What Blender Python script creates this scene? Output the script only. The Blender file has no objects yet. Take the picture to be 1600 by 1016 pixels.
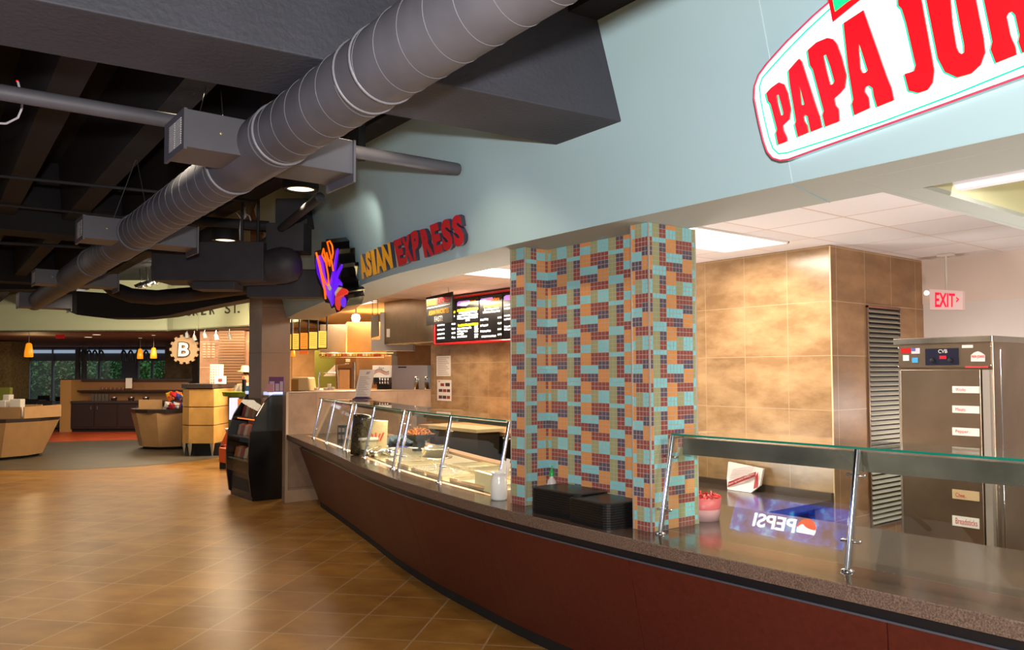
import bpy, bmesh, math, random
import numpy as np
from math import radians, sin, cos, pi, atan2, hypot
from mathutils import Vector, Matrix
from mathutils.geometry import tessellate_polygon
random.seed(7)
SC = bpy.context.scene
COL = SC.collection

# ---------------------------------------------------------------- camera
# World: +X = away from the aisle into the kitchens, +Y = along the counter towards the far cafe, +Z up (metres).
F, CX, CY, EYE = 1240.0, 800.0, 533.5, 1.66
PITCH, ROLL, YAW = math.atan(48.5 / F), 0.003, radians(37.7)
fwd_h = Vector((sin(YAW), cos(YAW), 0)); right = Vector((cos(YAW), -sin(YAW), 0)); up = Vector((0, 0, 1))
fwd = fwd_h * cos(PITCH) + up * sin(PITCH); cup = -fwd_h * sin(PITCH) + up * cos(PITCH)
cr = right * cos(ROLL) - cup * sin(ROLL); cu = right * sin(ROLL) + cup * cos(ROLL)
cam_d = bpy.data.cameras.new('camera'); cam = bpy.data.objects.new('camera', cam_d); COL.objects.link(cam)
cam.matrix_world = Matrix(((cr.x, cu.x, -fwd.x, 0), (cr.y, cu.y, -fwd.y, 0), (cr.z, cu.z, -fwd.z, EYE), (0, 0, 0, 1)))
cam_d.sensor_width = 36; cam_d.lens = 36 * F / 1600; cam_d.shift_y = (CY - 508) / 1600
cam_d.clip_start = .02; cam_d.clip_end = 200
SC.camera = cam

# ---------------------------------------------------------------- world, exposure, large lights
SC.view_settings.view_transform = 'Standard'; SC.view_settings.look = 'None'
SC.view_settings.gamma = 1; SC.view_settings.exposure = 0.0; SC.view_settings.use_curve_mapping = False
wd = bpy.data.worlds.new('world'); SC.world = wd; wd.use_nodes = True
wd.node_tree.nodes['Background'].inputs[0].default_value = (.62, .60, .56, 1)
wd.node_tree.nodes['Background'].inputs[1].default_value = .38

def lamp(kind, name, loc, energy, color=(1, .9, .75), size=.3, size_y=None, aim=None, spot=None, blend=.3):
    d = bpy.data.lights.new(name, kind); d.energy = energy; d.color = color
    if kind == 'AREA':
        d.shape = 'RECTANGLE'; d.size = size; d.size_y = size_y or size
    elif kind == 'SPOT':
        d.spot_size = radians(spot or 60); d.spot_blend = blend; d.shadow_soft_size = size
    else: d.shadow_soft_size = size
    o = bpy.data.objects.new(name, d); COL.objects.link(o); o.location = loc
    a = Vector(aim if aim else (loc[0], loc[1], -5)) - Vector(loc)
    o.rotation_euler = a.to_track_quat('-Z', 'Y').to_euler()
    return o
WARM = (1, .80, .55); WHITE = (1, .93, .84)
lamp('POINT', 'camera_flash', (-.08, -.1, 1.86), 560, (1, .98, .95), .05)
# aisle downlights and added fill spots
lamp('SPOT', 'downlight_lamp', (2.44, 5.84, 3.05), 120, WARM, .09, spot=78, blend=.25)
lamp('SPOT', 'downlight_lamp', (2.69, 8.4, 3.02), 90, WARM, .09, spot=95, blend=.5)
lamp('SPOT', 'downlight_lamp', (1.85, 3.55, 3.3), 110, WARM, .09, aim=(2.5, 3.9, 0), spot=100, blend=.4)
for x, y in ((.6, 8.0), (.2, 11.5), (2.2, 12.5), (-1.6, 9.5), (1.2, 4.4)):
    lamp('SPOT', 'aisle_fill', (x, y, 3.15), 92, (1, .86, .62), .1, spot=120, blend=.6)  # added fill spots without fixtures, lifting the aisle's light
# kitchen ceiling panels, plus one added fill
lamp('AREA', 'troffer_lamp', (5.12, 4.03, 2.69), 68, (1, .92, .82), 1.15, .55)
lamp('AREA', 'troffer_lamp', (5.35, 6.7, 2.69), 48, (1, .82, .6), 1.15, .55)
lamp('AREA', 'trough_lamp', (3.62, .45, 2.5), 60, (1, .95, .86), .05, 1.5)
lamp('POINT', 'cabinet_back_fill', (7.15, 3.0, 1.3), 22, (1, .93, .88), .1)  # added lamp hidden behind the cabinet, brightening the wall
lamp('AREA', 'troffer_lamp', (5.6, 8.6, 2.6), 70, (1, .82, .6), 1.0, .55)
# added kitchen uplights, far kitchen and cafe
lamp('AREA', 'kitchen_up_fill', (4.2, 1.4, .62), 80, (1, .97, .94), .3, 2.6, aim=(4.6, 1.4, 5))  # added uplight hidden behind the counter, brightening the kitchen ceiling
lamp('AREA', 'kitchen_up_fill', (4.6, 4.9, .7), 48, (1, .95, .9), .8, 1.2, aim=(4.9, 4.2, 5))  # second added uplight, out of view, for the ceiling
lamp('AREA', 'kitchen_lamp', (6.6, 12.6, 2.65), 300, (1, .78, .5), 1.4, 1.4)
lamp('AREA', 'kitchen_lamp', (6.2, 15.2, 2.6), 260, (1, .8, .55), 1.4, 1.4)
lamp('AREA', 'cafe_fill', (5.4, 15.6, 3.2), 110, WARM, 1.2, 1.2)  # added cafe fill with no fixture

# ---------------------------------------------------------------- pixel to place, for a known plane of the building
def ray(u, v):
    x = (u - CX) / F; y = -(v - CY) / F
    return cr * x + cu * y + fwd
def PX(u, v, X): r = ray(u, v); return r * (X / r.x) + Vector((0, 0, EYE))
def PY(u, v, Y): r = ray(u, v); return r * (Y / r.y) + Vector((0, 0, EYE))
def PZ(u, v, z): r = ray(u, v); return r * ((z - EYE) / r.z) + Vector((0, 0, EYE))
def PD(u, v, d): r = ray(u, v); return r * (d / r.dot(fwd_h)) + Vector((0, 0, EYE))
def CW(x, d, z): return right * x + fwd_h * d + Vector((0, 0, z))      # metres right of / ahead of the visitor

def lin(c): c = c / 255.; return c / 12.92 if c <= .04045 else ((c + .055) / 1.055) ** 2.4
def C(r, g, b): return (lin(r), lin(g), lin(b), 1)

# ---------------------------------------------------------------- materials
MATS = {}
def M(name, col, rough=.5, metal=0, spec=.5, var=0, vscale=6, bump=0, bscale=40, emit=None, es=1, col2=None, coat=0):
    if name in MATS: return MATS[name]
    m = bpy.data.materials.new(name); m.use_nodes = True; nt = m.node_tree; b = nt.nodes['Principled BSDF']
    b.inputs['Base Color'].default_value = col; b.inputs['Roughness'].default_value = rough
    b.inputs['Metallic'].default_value = metal; b.inputs['Specular IOR Level'].default_value = spec
    b.inputs['Coat Weight'].default_value = coat; b.inputs['Coat Roughness'].default_value = .08
    tc = nt.nodes.new('ShaderNodeTexCoord')
    if var or col2:
        n = nt.nodes.new('ShaderNodeTexNoise'); n.inputs['Scale'].default_value = vscale; n.inputs['Detail'].default_value = 6
        nt.links.new(tc.outputs['Object'], n.inputs['Vector'])
        rp = nt.nodes.new('ShaderNodeValToRGB'); rp.color_ramp.elements[0].position = .35; rp.color_ramp.elements[1].position = .65
        c2 = col2 if col2 else tuple(min(1, x * (1 + var)) for x in col[:3]) + (1,)
        c1 = col if col2 else tuple(x * (1 - var) for x in col[:3]) + (1,)
        rp.color_ramp.elements[0].color = c1; rp.color_ramp.elements[1].color = c2
        nt.links.new(n.outputs['Fac'], rp.inputs['Fac']); nt.links.new(rp.outputs['Color'], b.inputs['Base Color'])
    if bump:
        n2 = nt.nodes.new('ShaderNodeTexNoise'); n2.inputs['Scale'].default_value = bscale
        nt.links.new(tc.outputs['Object'], n2.inputs['Vector'])
        bp = nt.nodes.new('ShaderNodeBump'); bp.inputs['Strength'].default_value = bump; bp.inputs['Distance'].default_value = .01
        nt.links.new(n2.outputs['Fac'], bp.inputs['Height']); nt.links.new(bp.outputs['Normal'], b.inputs['Normal'])
    if emit:
        b.inputs['Emission Color'].default_value = emit; b.inputs['Emission Strength'].default_value = es
    MATS[name] = m; return m

def TILE(name, c1, c2, mortar, w, h, ms=.003, rot=0, off=(0, 0), rough=.35, vscale=3, offset=0, spec=.5, vstretch=(1, 1, 1), bump=.15):
    m = bpy.data.materials.new(name); m.use_nodes = True; nt = m.node_tree; b = nt.nodes['Principled BSDF']; L = nt.links.new
    uv = nt.nodes.new('ShaderNodeUVMap'); mp = nt.nodes.new('ShaderNodeMapping'); mp.vector_type = 'TEXTURE'
    mp.inputs['Location'].default_value = (off[0], off[1], 0); mp.inputs['Rotation'].default_value = (0, 0, rot)
    L(uv.outputs[0], mp.inputs['Vector'])
    br = nt.nodes.new('ShaderNodeTexBrick'); br.offset = offset; br.squash = 1
    br.inputs['Scale'].default_value = 1; br.inputs['Brick Width'].default_value = w; br.inputs['Row Height'].default_value = h
    br.inputs['Mortar Size'].default_value = ms; br.inputs['Mortar Smooth'].default_value = .1; br.inputs['Bias'].default_value = 0
    br.inputs['Color1'].default_value = (.82, .82, .82, 1); br.inputs['Color2'].default_value = (1.0, 1.0, 1.0, 1); br.inputs['Mortar'].default_value = (1, 1, 1, 1)
    L(mp.outputs[0], br.inputs['Vector'])
    n = nt.nodes.new('ShaderNodeTexNoise'); n.inputs['Scale'].default_value = vscale; n.inputs['Detail'].default_value = 8; n.inputs['Roughness'].default_value = .6
    m2 = nt.nodes.new('ShaderNodeMapping'); m2.inputs['Scale'].default_value = vstretch; L(mp.outputs[0], m2.inputs['Vector']); L(m2.outputs[0], n.inputs['Vector'])
    rp = nt.nodes.new('ShaderNodeValToRGB'); rp.color_ramp.elements[0].position = .38; rp.color_ramp.elements[1].position = .66
    rp.color_ramp.elements[0].color = c1; rp.color_ramp.elements[1].color = c2
    L(n.outputs['Fac'], rp.inputs['Fac'])
    mul = nt.nodes.new('ShaderNodeMix'); mul.data_type = 'RGBA'; mul.blend_type = 'MULTIPLY'; mul.inputs[0].default_value = 1
    L(rp.outputs['Color'], mul.inputs[6]); L(br.outputs['Color'], mul.inputs[7])
    mx = nt.nodes.new('ShaderNodeMix'); mx.data_type = 'RGBA'; mx.inputs[7].default_value = mortar
    L(br.outputs['Fac'], mx.inputs[0]); L(mul.outputs[2], mx.inputs[6]); L(mx.outputs[2], b.inputs['Base Color'])
    b.inputs['Roughness'].default_value = rough; b.inputs['Specular IOR Level'].default_value = spec
    if bump:
        bp = nt.nodes.new('ShaderNodeBump'); bp.inputs['Strength'].default_value = bump; bp.inputs['Distance'].default_value = .003; bp.invert = True
        L(br.outputs['Fac'], bp.inputs['Height']); L(bp.outputs['Normal'], b.inputs['Normal'])
    MATS[name] = m; return m

def GLASS(name, tint=(.93, .97, .955, 1), refl=1.0):
    m = bpy.data.materials.new(name); m.use_nodes = True; nt = m.node_tree; L = nt.links.new
    nt.nodes.remove(nt.nodes['Principled BSDF']); out = nt.nodes['Material Output']
    t = nt.nodes.new('ShaderNodeBsdfTransparent'); t.inputs[0].default_value = tint
    g = nt.nodes.new('ShaderNodeBsdfGlossy'); g.inputs['Roughness'].default_value = .0; g.inputs[0].default_value = (refl,) * 3 + (1,)
    lw = nt.nodes.new('ShaderNodeLayerWeight'); pw = nt.nodes.new('ShaderNodeMath'); pw.operation = 'POWER'; pw.inputs[1].default_value = 5
    f = nt.nodes.new('ShaderNodeMath'); f.operation = 'MULTIPLY_ADD'; f.inputs[1].default_value = .9; f.inputs[2].default_value = .045
    L(lw.outputs['Facing'], pw.inputs[0]); L(pw.outputs[0], f.inputs[0])
    x = nt.nodes.new('ShaderNodeMixShader'); L(f.outputs[0], x.inputs[0]); L(t.outputs[0], x.inputs[1]); L(g.outputs[0], x.inputs[2]); L(x.outputs[0], out.inputs[0])
    MATS[name] = m; return m

# ---------------------------------------------------------------- mesh builder
class MB:
    def __init__(s): s.V = []; s.Fc = []; s.mi = []; s.sm = []
    def add(s, vs, fs, mi=0, smooth=False):
        b = len(s.V); s.V += [Vector(v) for v in vs]
        for f in fs: s.Fc.append([b + i for i in f]); s.mi.append(mi); s.sm.append(smooth)
        return s
    def hexa(s, p, mi=0):
        return s.add(p, [(0, 3, 2, 1), (4, 5, 6, 7), (0, 1, 5, 4), (1, 2, 6, 5), (2, 3, 7, 6), (3, 0, 4, 7)], mi)
    def box(s, x0, y0, z0, x1, y1, z1, mi=0):
        x0, x1 = sorted((x0, x1)); y0, y1 = sorted((y0, y1)); z0, z1 = sorted((z0, z1))
        return s.hexa([(x0, y0, z0), (x1, y0, z0), (x1, y1, z0), (x0, y1, z0), (x0, y0, z1), (x1, y0, z1), (x1, y1, z1), (x0, y1, z1)], mi)
    def cbox(s, x0, d0, z0, x1, d1, z1, mi=0):       # box square to the visitor's view direction
        c = [(x0, d0), (x1, d0), (x1, d1), (x0, d1)]
        return s.hexa([CW(a, b, z0) for a, b in c] + [CW(a, b, z1) for a, b in c], mi)
    def quad(s, a, b, c, d, mi=0): return s.add([a, b, c, d], [(0, 1, 2, 3)], mi)
    def slab(s, pts, vec, mi=0, side_mi=None, holes=()):   # flat outline (3D) pushed along vec
        vec = Vector(vec); loops = [[Vector(p) for p in pts]] + [[Vector(p) for p in h] for h in holes]
        flat = [p for l in loops for p in l]; tris = tessellate_polygon(loops); n = len(flat)
        s.add(flat, [tuple(t) for t in tris], mi); s.add([p + vec for p in flat], [tuple(reversed(t)) for t in tris], mi)
        o = 0; smi = mi if side_mi is None else side_mi
        for l in loops:
            k = len(l); s.add(l + [p + vec for p in l], [(i, (i + 1) % k, k + (i + 1) % k, k + i) for i in range(k)], smi)
        return s
    def tube(s, pts, r, n=10, mi=0, cap=True, smooth=True):
        pts = [Vector(p) for p in pts]; k = len(pts); rs = r if isinstance(r, (list, tuple)) else [r] * k
        vs = []; fs = []; prev = None
        for i, p in enumerate(pts):
            t = (pts[min(i + 1, k - 1)] - pts[max(i - 1, 0)]).normalized()
            if prev is None:
                a = Vector((0, 0, 1)) if abs(t.z) < .9 else Vector((1, 0, 0)); prev = t.cross(a).normalized()
            u = (prev - t * prev.dot(t)).normalized(); prev = u; w = t.cross(u)
            for j in range(n): an = 2 * pi * j / n; vs.append(p + (u * cos(an) + w * sin(an)) * rs[i])
        for i in range(k - 1):
            for j in range(n): fs.append((i * n + j, i * n + (j + 1) % n, (i + 1) * n + (j + 1) % n, (i + 1) * n + j))
        s.add(vs, fs, mi, smooth)
        if cap: s.add(vs[:n], [tuple(reversed(range(n)))], mi); s.add(vs[-n:], [tuple(range(n))], mi)
        return s
    def lathe(s, prof, c, n=24, mi=0, axis=None, smooth=True):
        c = Vector(c); ax = Vector(axis).normalized() if axis else Vector((0, 0, 1))
        a = Vector((1, 0, 0)) if abs(ax.x) < .9 else Vector((0, 1, 0)); u = ax.cross(a).normalized(); w = ax.cross(u); vs = []
        for r, z in prof:
            for j in range(n): an = 2 * pi * j / n; vs.append(c + ax * z + (u * cos(an) + w * sin(an)) * max(r, 1e-4))
        fs = [(i * n + j, i * n + (j + 1) % n, (i + 1) * n + (j + 1) % n, (i + 1) * n + j) for i in range(len(prof) - 1) for j in range(n)]
        return s.add(vs, fs, mi, smooth)
    def build(s, name, mats, parent=None, bevel=0, kind=None, label=None, cat=None, group=None):
        if not isinstance(mats, (list, tuple)): mats = [mats]
        if parent is None:
            lo = Vector((min(v.x for v in s.V), min(v.y for v in s.V), min(v.z for v in s.V))); hi = Vector((max(v.x for v in s.V), max(v.y for v in s.V), max(v.z for v in s.V)))
            o0 = Vector(((lo.x + hi.x) / 2, (lo.y + hi.y) / 2, lo.z)) if not kind == 'structure' else Vector((0, 0, 0))
        else:
            p = parent
            while p.parent: p = p.parent
            o0 = Vector(p.location)
        me = bpy.data.meshes.new(name); me.from_pydata([v - o0 for v in s.V], [], s.Fc)
        for m in mats: me.materials.append(m)
        for p, k, f in zip(me.polygons, s.mi, s.sm): p.material_index = k; p.use_smooth = f
        uv = me.uv_layers.new(name='UVMap')
        for p in me.polygons:
            n = p.normal
            for li in p.loop_indices:
                w = s.V[me.loops[li].vertex_index]
                uv.data[li].uv = (w.x, w.y) if abs(n.z) > .75 else ((w.y, w.z) if abs(n.x) > abs(n.y) else (w.x, w.z))
        bm = bmesh.new(); bm.from_mesh(me); bmesh.ops.recalc_face_normals(bm, faces=bm.faces) ; bm.to_mesh(me); bm.free()
        o = bpy.data.objects.new(name, me); COL.objects.link(o)
        if parent is None: o.location = o0
        else: o.parent = parent
        if bevel:
            bv = o.modifiers.new('bevel', 'BEVEL'); bv.width = bevel; bv.segments = 2; bv.limit_method = 'ANGLE'; bv.angle_limit = radians(40)
        if kind: o['kind'] = kind
        if label: o['label'] = label
        if cat: o['category'] = cat
        if group: o['group'] = group
        return o
def root(name, loc, label, cat, group=None, kind=None):
    o = bpy.data.objects.new(name, None); COL.objects.link(o); o.location = loc; o.empty_display_size = .1
    if label: o['label'] = label
    if cat: o['category'] = cat
    if group: o['group'] = group
    if kind: o['kind'] = kind
    return o
def struct(name, mb, mats, parent=None, bevel=0): return mb.build(name, mats, parent, bevel, kind='structure' if parent is None else None)
def copy_tree(o, parent=None):
    c = o.copy(); COL.objects.link(c); c.parent = parent
    for ch in list(o.children): copy_tree(ch, c)
    return c

_tc = {}
def glyphs(txt, bold=0., res=3):
    key = (txt, bold, res)
    if key in _tc: return _tc[key]
    cu_ = bpy.data.curves.new('lettering', 'FONT'); cu_.body = txt; cu_.offset = bold; cu_.resolution_u = res; cu_.fill_mode = 'FRONT'
    ob = bpy.data.objects.new('lettering', cu_); COL.objects.link(ob)
    me = bpy.data.meshes.new_from_object(ob.evaluated_get(bpy.context.evaluated_depsgraph_get()))
    vs = [(v.co.x, v.co.y) for v in me.vertices]; fs = [tuple(p.vertices) for p in me.polygons]
    bpy.data.objects.remove(ob); bpy.data.curves.remove(cu_); bpy.data.meshes.remove(me)
    xs = [v[0] for v in vs]; ys = [v[1] for v in vs]; x0, x1, y0, y1 = min(xs), max(xs), min(ys), max(ys)
    vs = [((x - x0) / (x1 - x0), (y - y0) / (y1 - y0)) for x, y in vs]
    _tc[key] = (vs, fs); return vs, fs
def text(mb, txt, quad, depth=None, mi=0, side_mi=None, bold=0.):
    """Lettering filling the quad (bottom-left, bottom-right, top-left, top-right); depth is a vector back from the face."""
    vs, fs = glyphs(txt, bold); bl, br_, tl, tr = [Vector(q) for q in quad]
    P = [bl * (1 - x) * (1 - y) + br_ * x * (1 - y) + tl * (1 - x) * y + tr * x * y for x, y in vs]
    mb.add(P, fs, mi)
    if depth is not None:
        depth = Vector(depth); mb.add([p + depth for p in P], [tuple(reversed(f)) for f in fs], mi)
        ed = {}
        for f in fs:
            for i in range(len(f)):
                a, b = f[i], f[(i + 1) % len(f)]; k = (min(a, b), max(a, b)); ed.setdefault(k, []).append((a, b))
        for k, l in ed.items():
            if len(l) == 1: a, b = l[0]; mb.quad(P[b], P[a], P[a] + depth, P[b] + depth, side_mi if side_mi is not None else mi)
def smoothed(xs, ys, w=.35):
    g = np.linspace(xs[0] - 1, xs[-1] + 1, 1600); v = np.interp(g, xs, ys)
    s0 = (ys[1] - ys[0]) / (xs[1] - xs[0]); s1 = (ys[-1] - ys[-2]) / (xs[-1] - xs[-2])
    v = np.where(g < xs[0], ys[0] + s0 * (g - xs[0]), v); v = np.where(g > xs[-1], ys[-1] + s1 * (g - xs[-1]), v)
    k = max(3, int(w / (g[1] - g[0]))); ker = np.ones(k) / k; pad = np.concatenate([np.full(k, v[0]) + s0 * (np.arange(k) - k) * (g[1] - g[0]), v, np.full(k, v[-1]) + s1 * (np.arange(k) + 1) * (g[1] - g[0])])
    sm = np.convolve(pad, ker, 'same')[k:-k]
    return lambda y: float(np.interp(y, g, sm))
fx = smoothed([-1.5, 1.0, 2.6, 3.4, 4.0, 4.5, 5.18, 6.1, 7.1, 8.14, 9.3, 9.88], [2.88, 2.815, 2.765, 2.765, 2.79, 2.85, 2.927, 3.10, 3.345, 3.585, 3.84, 3.965], .5)      # counter front
sx = smoothed([-2, .97, 2.57, 3.3, 3.8, 4.13, 4.68, 5.25, 6.06, 7.1, 8.1, 9.3, 10.5, 12.5], [2.78, 2.79, 2.81, 2.823, 2.838, 2.88, 2.935, 2.97, 3.10, 3.36, 3.6, 3.88, 4.2, 4.75], .5)  # fascia foot
def nrm(f, y):
    s_ = (f(y + .05) - f(y - .05)) / .1; n = Vector((1, -s_, 0)); return n.normalized()
def at(f, y, off, z): n = nrm(f, y); return Vector((f(y), y, z)) + n * off
def strip(mb, f, ys, prof, mi=0, caps=True, smooth=False, tilt=0):
    """Sweep a closed (offset, z) profile along the curve f."""
    k = len(prof); vs = []
    for y in ys:
        for o, z in prof: vs.append(at(f, y, o, z))
    fs = [(i * k + j, i * k + (j + 1) % k, (i + 1) * k + (j + 1) % k, (i + 1) * k + j) for i in range(len(ys) - 1) for j in range(k)]
    mb.add(vs, fs, mi, smooth)
    if caps: mb.add(vs[:k], [tuple(range(k))], mi); mb.add(vs[-k:], [tuple(reversed(range(k)))], mi)
def ys_(a, b, n): return [a + (b - a) * i / n for i in range(n + 1)]
TILT = .3
def fas(u, v, off=0.):      # point on the leaning blue fascia, off metres proud of it
    r = ray(u, v); y = 3.0; t = 1.
    for _ in range(40):
        z = EYE + r.z * t; y = r.y * t; n = nrm(sx, y)
        X = sx(y) - (off / n.x) - TILT * (z - 2.41)
        t = t + .5 * (X - r.x * t) / max(.2, r.x)
    return r * t + Vector((0, 0, EYE))

# ---------------------------------------------------------------- palette
BLK = M('black_paint', C(40, 39, 43), .75, var=.18, vscale=3, bump=.25, bscale=60)
BLKG = M('black_plastic', C(16, 15, 16), .28, var=.1)
BLKM = M('matte_black', C(22, 20, 20), .7)
DUCT = M('grey_duct_metal', C(92, 91, 98), .55, .1, var=.16, vscale=4)
SEAM = M('duct_seam', C(122, 121, 128), .5, .1)
STEEL = M('brushed_steel', C(176, 168, 156), .22, .9, var=.3, vscale=3)
STEELD = M('satin_steel', C(156, 136, 116), .3, .9, var=.1, vscale=3)
CHROME = M('polished_steel', C(225, 225, 228), .1, 1)
STONE = M('speckled_brown_stone', C(70, 52, 44), .5, col2=C(120, 98, 84), vscale=170)
STONET = M('polished_stone_top', C(62, 47, 38), .14, col2=C(84, 68, 56), vscale=150, spec=.5)
REDP = M('maroon_laminate', C(84, 31, 24), .42, var=.12, vscale=40)
BLUE = M('pale_blue_paint', C(170, 200, 208), .62, var=.015, vscale=2)
SOFF = M('soffit_paint', C(176, 180, 172), .6)
WHITE_W = M('off_white_wall', C(214, 202, 194), .7)
CREAM = M('cream_paint', C(206, 203, 160), .6)
WOODL = M('honey_maple', C(196, 148, 78), .45, var=.1, vscale=5)
TAN = M('tan_laminate', C(172, 134, 96), .5, var=.05)
DKWOOD = M('dark_brown_wood', C(54, 34, 30), .4, var=.15)
WHITE_C = M('white_ceramic', C(222, 220, 216), .15, coat=.6)
WHITE_P = M('white_paper', C(226, 218, 208), .7)
WHITE_PL = M('white_plastic', C(220, 210, 195), .4)
INK = M('dark_ink', C(60, 45, 45), .7)
REDI = M('red_ink', C(205, 60, 60), .6)
RED = M('red_enamel', C(178, 22, 22), .3)
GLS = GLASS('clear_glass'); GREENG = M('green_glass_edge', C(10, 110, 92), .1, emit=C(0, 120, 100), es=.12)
GOLD = M('warm_wood_rail', C(190, 140, 92), .4)
TAPER = TILE('taupe_stone_tile', C(146, 112, 76), C(182, 146, 104), C(172, 144, 110), .445, .4575, .003, off=(0.0, 1.335), rough=.22, vscale=2.6, vstretch=(1, 2.2, 1))
TAPERX = TILE('taupe_stone_tile_side', C(150, 112, 76), C(178, 136, 94), C(196, 170, 134), .461, .4575, .003, off=(.243, 1.335), rough=.5, vscale=2.6, vstretch=(1, 2.2, 1))
GRYT = TILE('grey_brown_stone_tile', C(150, 122, 102), C(176, 146, 122), C(120, 98, 82), .61, .61, .003, off=(.1, .18), rough=.3, vscale=3)
FLOOR = TILE('amber_floor_tile', C(138, 92, 38), C(166, 120, 56), C(166, 136, 100), .457, .457, .0065, rot=radians(-47.5), off=(0, 0), rough=.3, vscale=2.2, vstretch=(1, 1.5, 1), spec=.5)
CEIL = TILE('white_ceiling_tile', C(228, 221, 219), C(230, 223, 221), C(206, 184, 170), .61, .61, .010, off=(.84, .45), rough=.8, vscale=20, bump=.05)
ORFL = TILE('terracotta_floor_tile', C(168, 66, 34), C(190, 84, 44), C(120, 70, 50), .6, .6, .01, rough=.35, vscale=2)
GRFL = M('grey_walkway', C(78, 70, 58), .45, var=.15, vscale=2)
LITE = M('lit_panel', C(255, 250, 240), .5, emit=C(255, 246, 235), es=2.6)
LITW = M('lit_warm_lamp', C(255, 235, 190), .5, emit=C(255, 232, 190), es=2.2)
AMB = M('amber_shade', C(230, 140, 30), .3, emit=C(240, 140, 20), es=.9)

# ================================================================ SETTING
# floor tile phase: a joint crossing seen at (476.9, 956)
_p = PZ(476.9, 956, 0)
for nd in FLOOR.node_tree.nodes:
    if nd.type == 'MAPPING' and nd.vector_type == 'TEXTURE': nd.inputs['Location'].default_value = (_p.x, _p.y, 0)
b = MB(); b.quad((-9, -4, 0), (12, -4, 0), (26, 34, 0), (-12, 34, 0)); struct('floor', b, FLOOR)
def patch(name, pts, z, m):
    g = MB(); P = [PZ(u, v, 0) + Vector((0, 0, z)) for u, v in pts]; g.slab(P, (0, 0, -.0015)); struct(name, g, m)
patch('floor', [(-160, 733), (0, 735), (60, 735), (120, 734), (200, 730), (260, 725.5), (320, 718.5), (380, 709), (420, 700), (420, 672), (300, 672), (-200, 672)], .003, GRFL)
patch('floor', [(-300, 690), (75, 691.5), (215, 687.5), (330, 680), (420, 672), (420, 640), (-300, 640)], .006, ORFL)

# structural deck, ribs and cross beams overhead
b = MB(); b.box(-8, -3, 3.9, 9.5, 24, 4.05); struct('ceiling', b, M('deck_black', C(16, 16, 19), .85, var=.4, vscale=3))
AD = Vector((sin(radians(1.4)), cos(radians(1.4)), 0))
DKB = M('dark_ceiling_paint', C(24, 23, 27), .85, var=.2, vscale=2, bump=.3, bscale=50)
for k in range(-7, 4):
    x0 = .60 + k * .60
    b = MB(); p0 = Vector((x0 - 2.0 * AD.x, -2, 0)); p1 = p0 + AD * 26
    w0, w1 = .085, .13
    b.hexa([p0 + Vector((-w0, 0, 3.3)), p0 + Vector((w0, 0, 3.3)), p1 + Vector((w0, 0, 3.3)), p1 + Vector((-w0, 0, 3.3)),
            p0 + Vector((-w1, 0, 3.9)), p0 + Vector((w1, 0, 3.9)), p1 + Vector((w1, 0, 3.9)), p1 + Vector((-w1, 0, 3.9))])
    struct('ceiling_beam', b, DKB)
q = [PZ(967, 189, 2.845), PZ(865, 226, 2.845), PZ(0, 71, 2.845), PZ(156, 21, 2.845)]
def ext(a, c, x): t = (x - a.x) / (c.x - a.x); return a + (c - a) * t
nr, nl = ext(q[0], q[3], 2.98), ext(q[0], q[3], -7); fr, fl = ext(q[1], q[2], 2.98), ext(q[1], q[2], -7)
for v in (nr, nl, fr, fl): v.z = 2.845
b = MB(); up1 = Vector((0, 0, 1.1))
b.hexa([nl, nr, fr, fl, nl + up1, nr + up1, fr + up1, fl + up1])
struct('ceiling_beam', b, M('beam_paint', C(58, 59, 68), .7, var=.12, vscale=2.5, bump=.4, bscale=45), bevel=.006)
for y, z in ((9.6, 3.15), (15.5, 3.2)):
    b = MB(); b.box(-7, y, z, 3.0, y + .45, 3.95); struct('ceiling_beam', b, DKB)

# leaning blue fascia, its underside and inner face
YF = ys_(-1.6, 10.7, 90)
b = MB()
vs = []
for y in YF:
    n = nrm(sx, y)
    for z, o in ((2.41, 0), (4.1, 0), (4.1, .16), (2.41, .16)):
        vs.append(Vector((sx(y), y, z)) + n * o - Vector((TILT * (z - 2.41), 0, 0)))
fs = []
for i in range(len(YF) - 1):
    a = i * 4
    for j in range(3): fs.append((a + j, a + j + 1, a + j + 5, a + j + 4))
b.add(vs, fs, 0); struct('wall_right', b, BLUE)
b = MB()          # fine joints between the fascia boards
for y in (1.794, -.65):
    b.tube([Vector((sx(y), y, z)) - Vector((TILT * (z - 2.41) + .001, 0, 0)) for z in (2.41, 4.0)], .0022, 5)
struct('trim_2', b, M('fascia_joint', C(186, 208, 214), .5))
b = MB()
INW = .45
prof = [(0, 2.41), (INW, 2.41), (INW, 2.76), (INW - .04, 2.76), (INW - .04, 2.43), (0, 2.43)]
strip(b, sx, ys_(1.63, 10.7, 80), prof)
NX0, NX1, NY0, NY1 = 3.30, 4.75, 1.13, 1.52      # light trough in the deep part of the soffit
def flat(x0, y0, x1, y1): b.box(x0, y0, 2.41, x1, y1, 2.43)
b.slab([(sx(y) + .004, y, 2.4103) for y in ys_(-1.5, 1.66, 12)] + [(NX0, 1.66, 2.4103), (NX0, -1.5, 2.4103)], (0, 0, .015)); flat(NX0, NY1, 8.2, 1.63); flat(NX0, -1.5, 8.2, -.55)
flat(NX1 + 1.2, -.55, 8.2, NY1)
struct('ceiling', b, SOFF)
b = MB(); b.box(3.25, 1.632, 2.4105, 8.2, 1.66, 2.76); struct('wall_bulkhead', b, SOFF)
b = MB()
TRX = NX1 + 1.2
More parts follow.
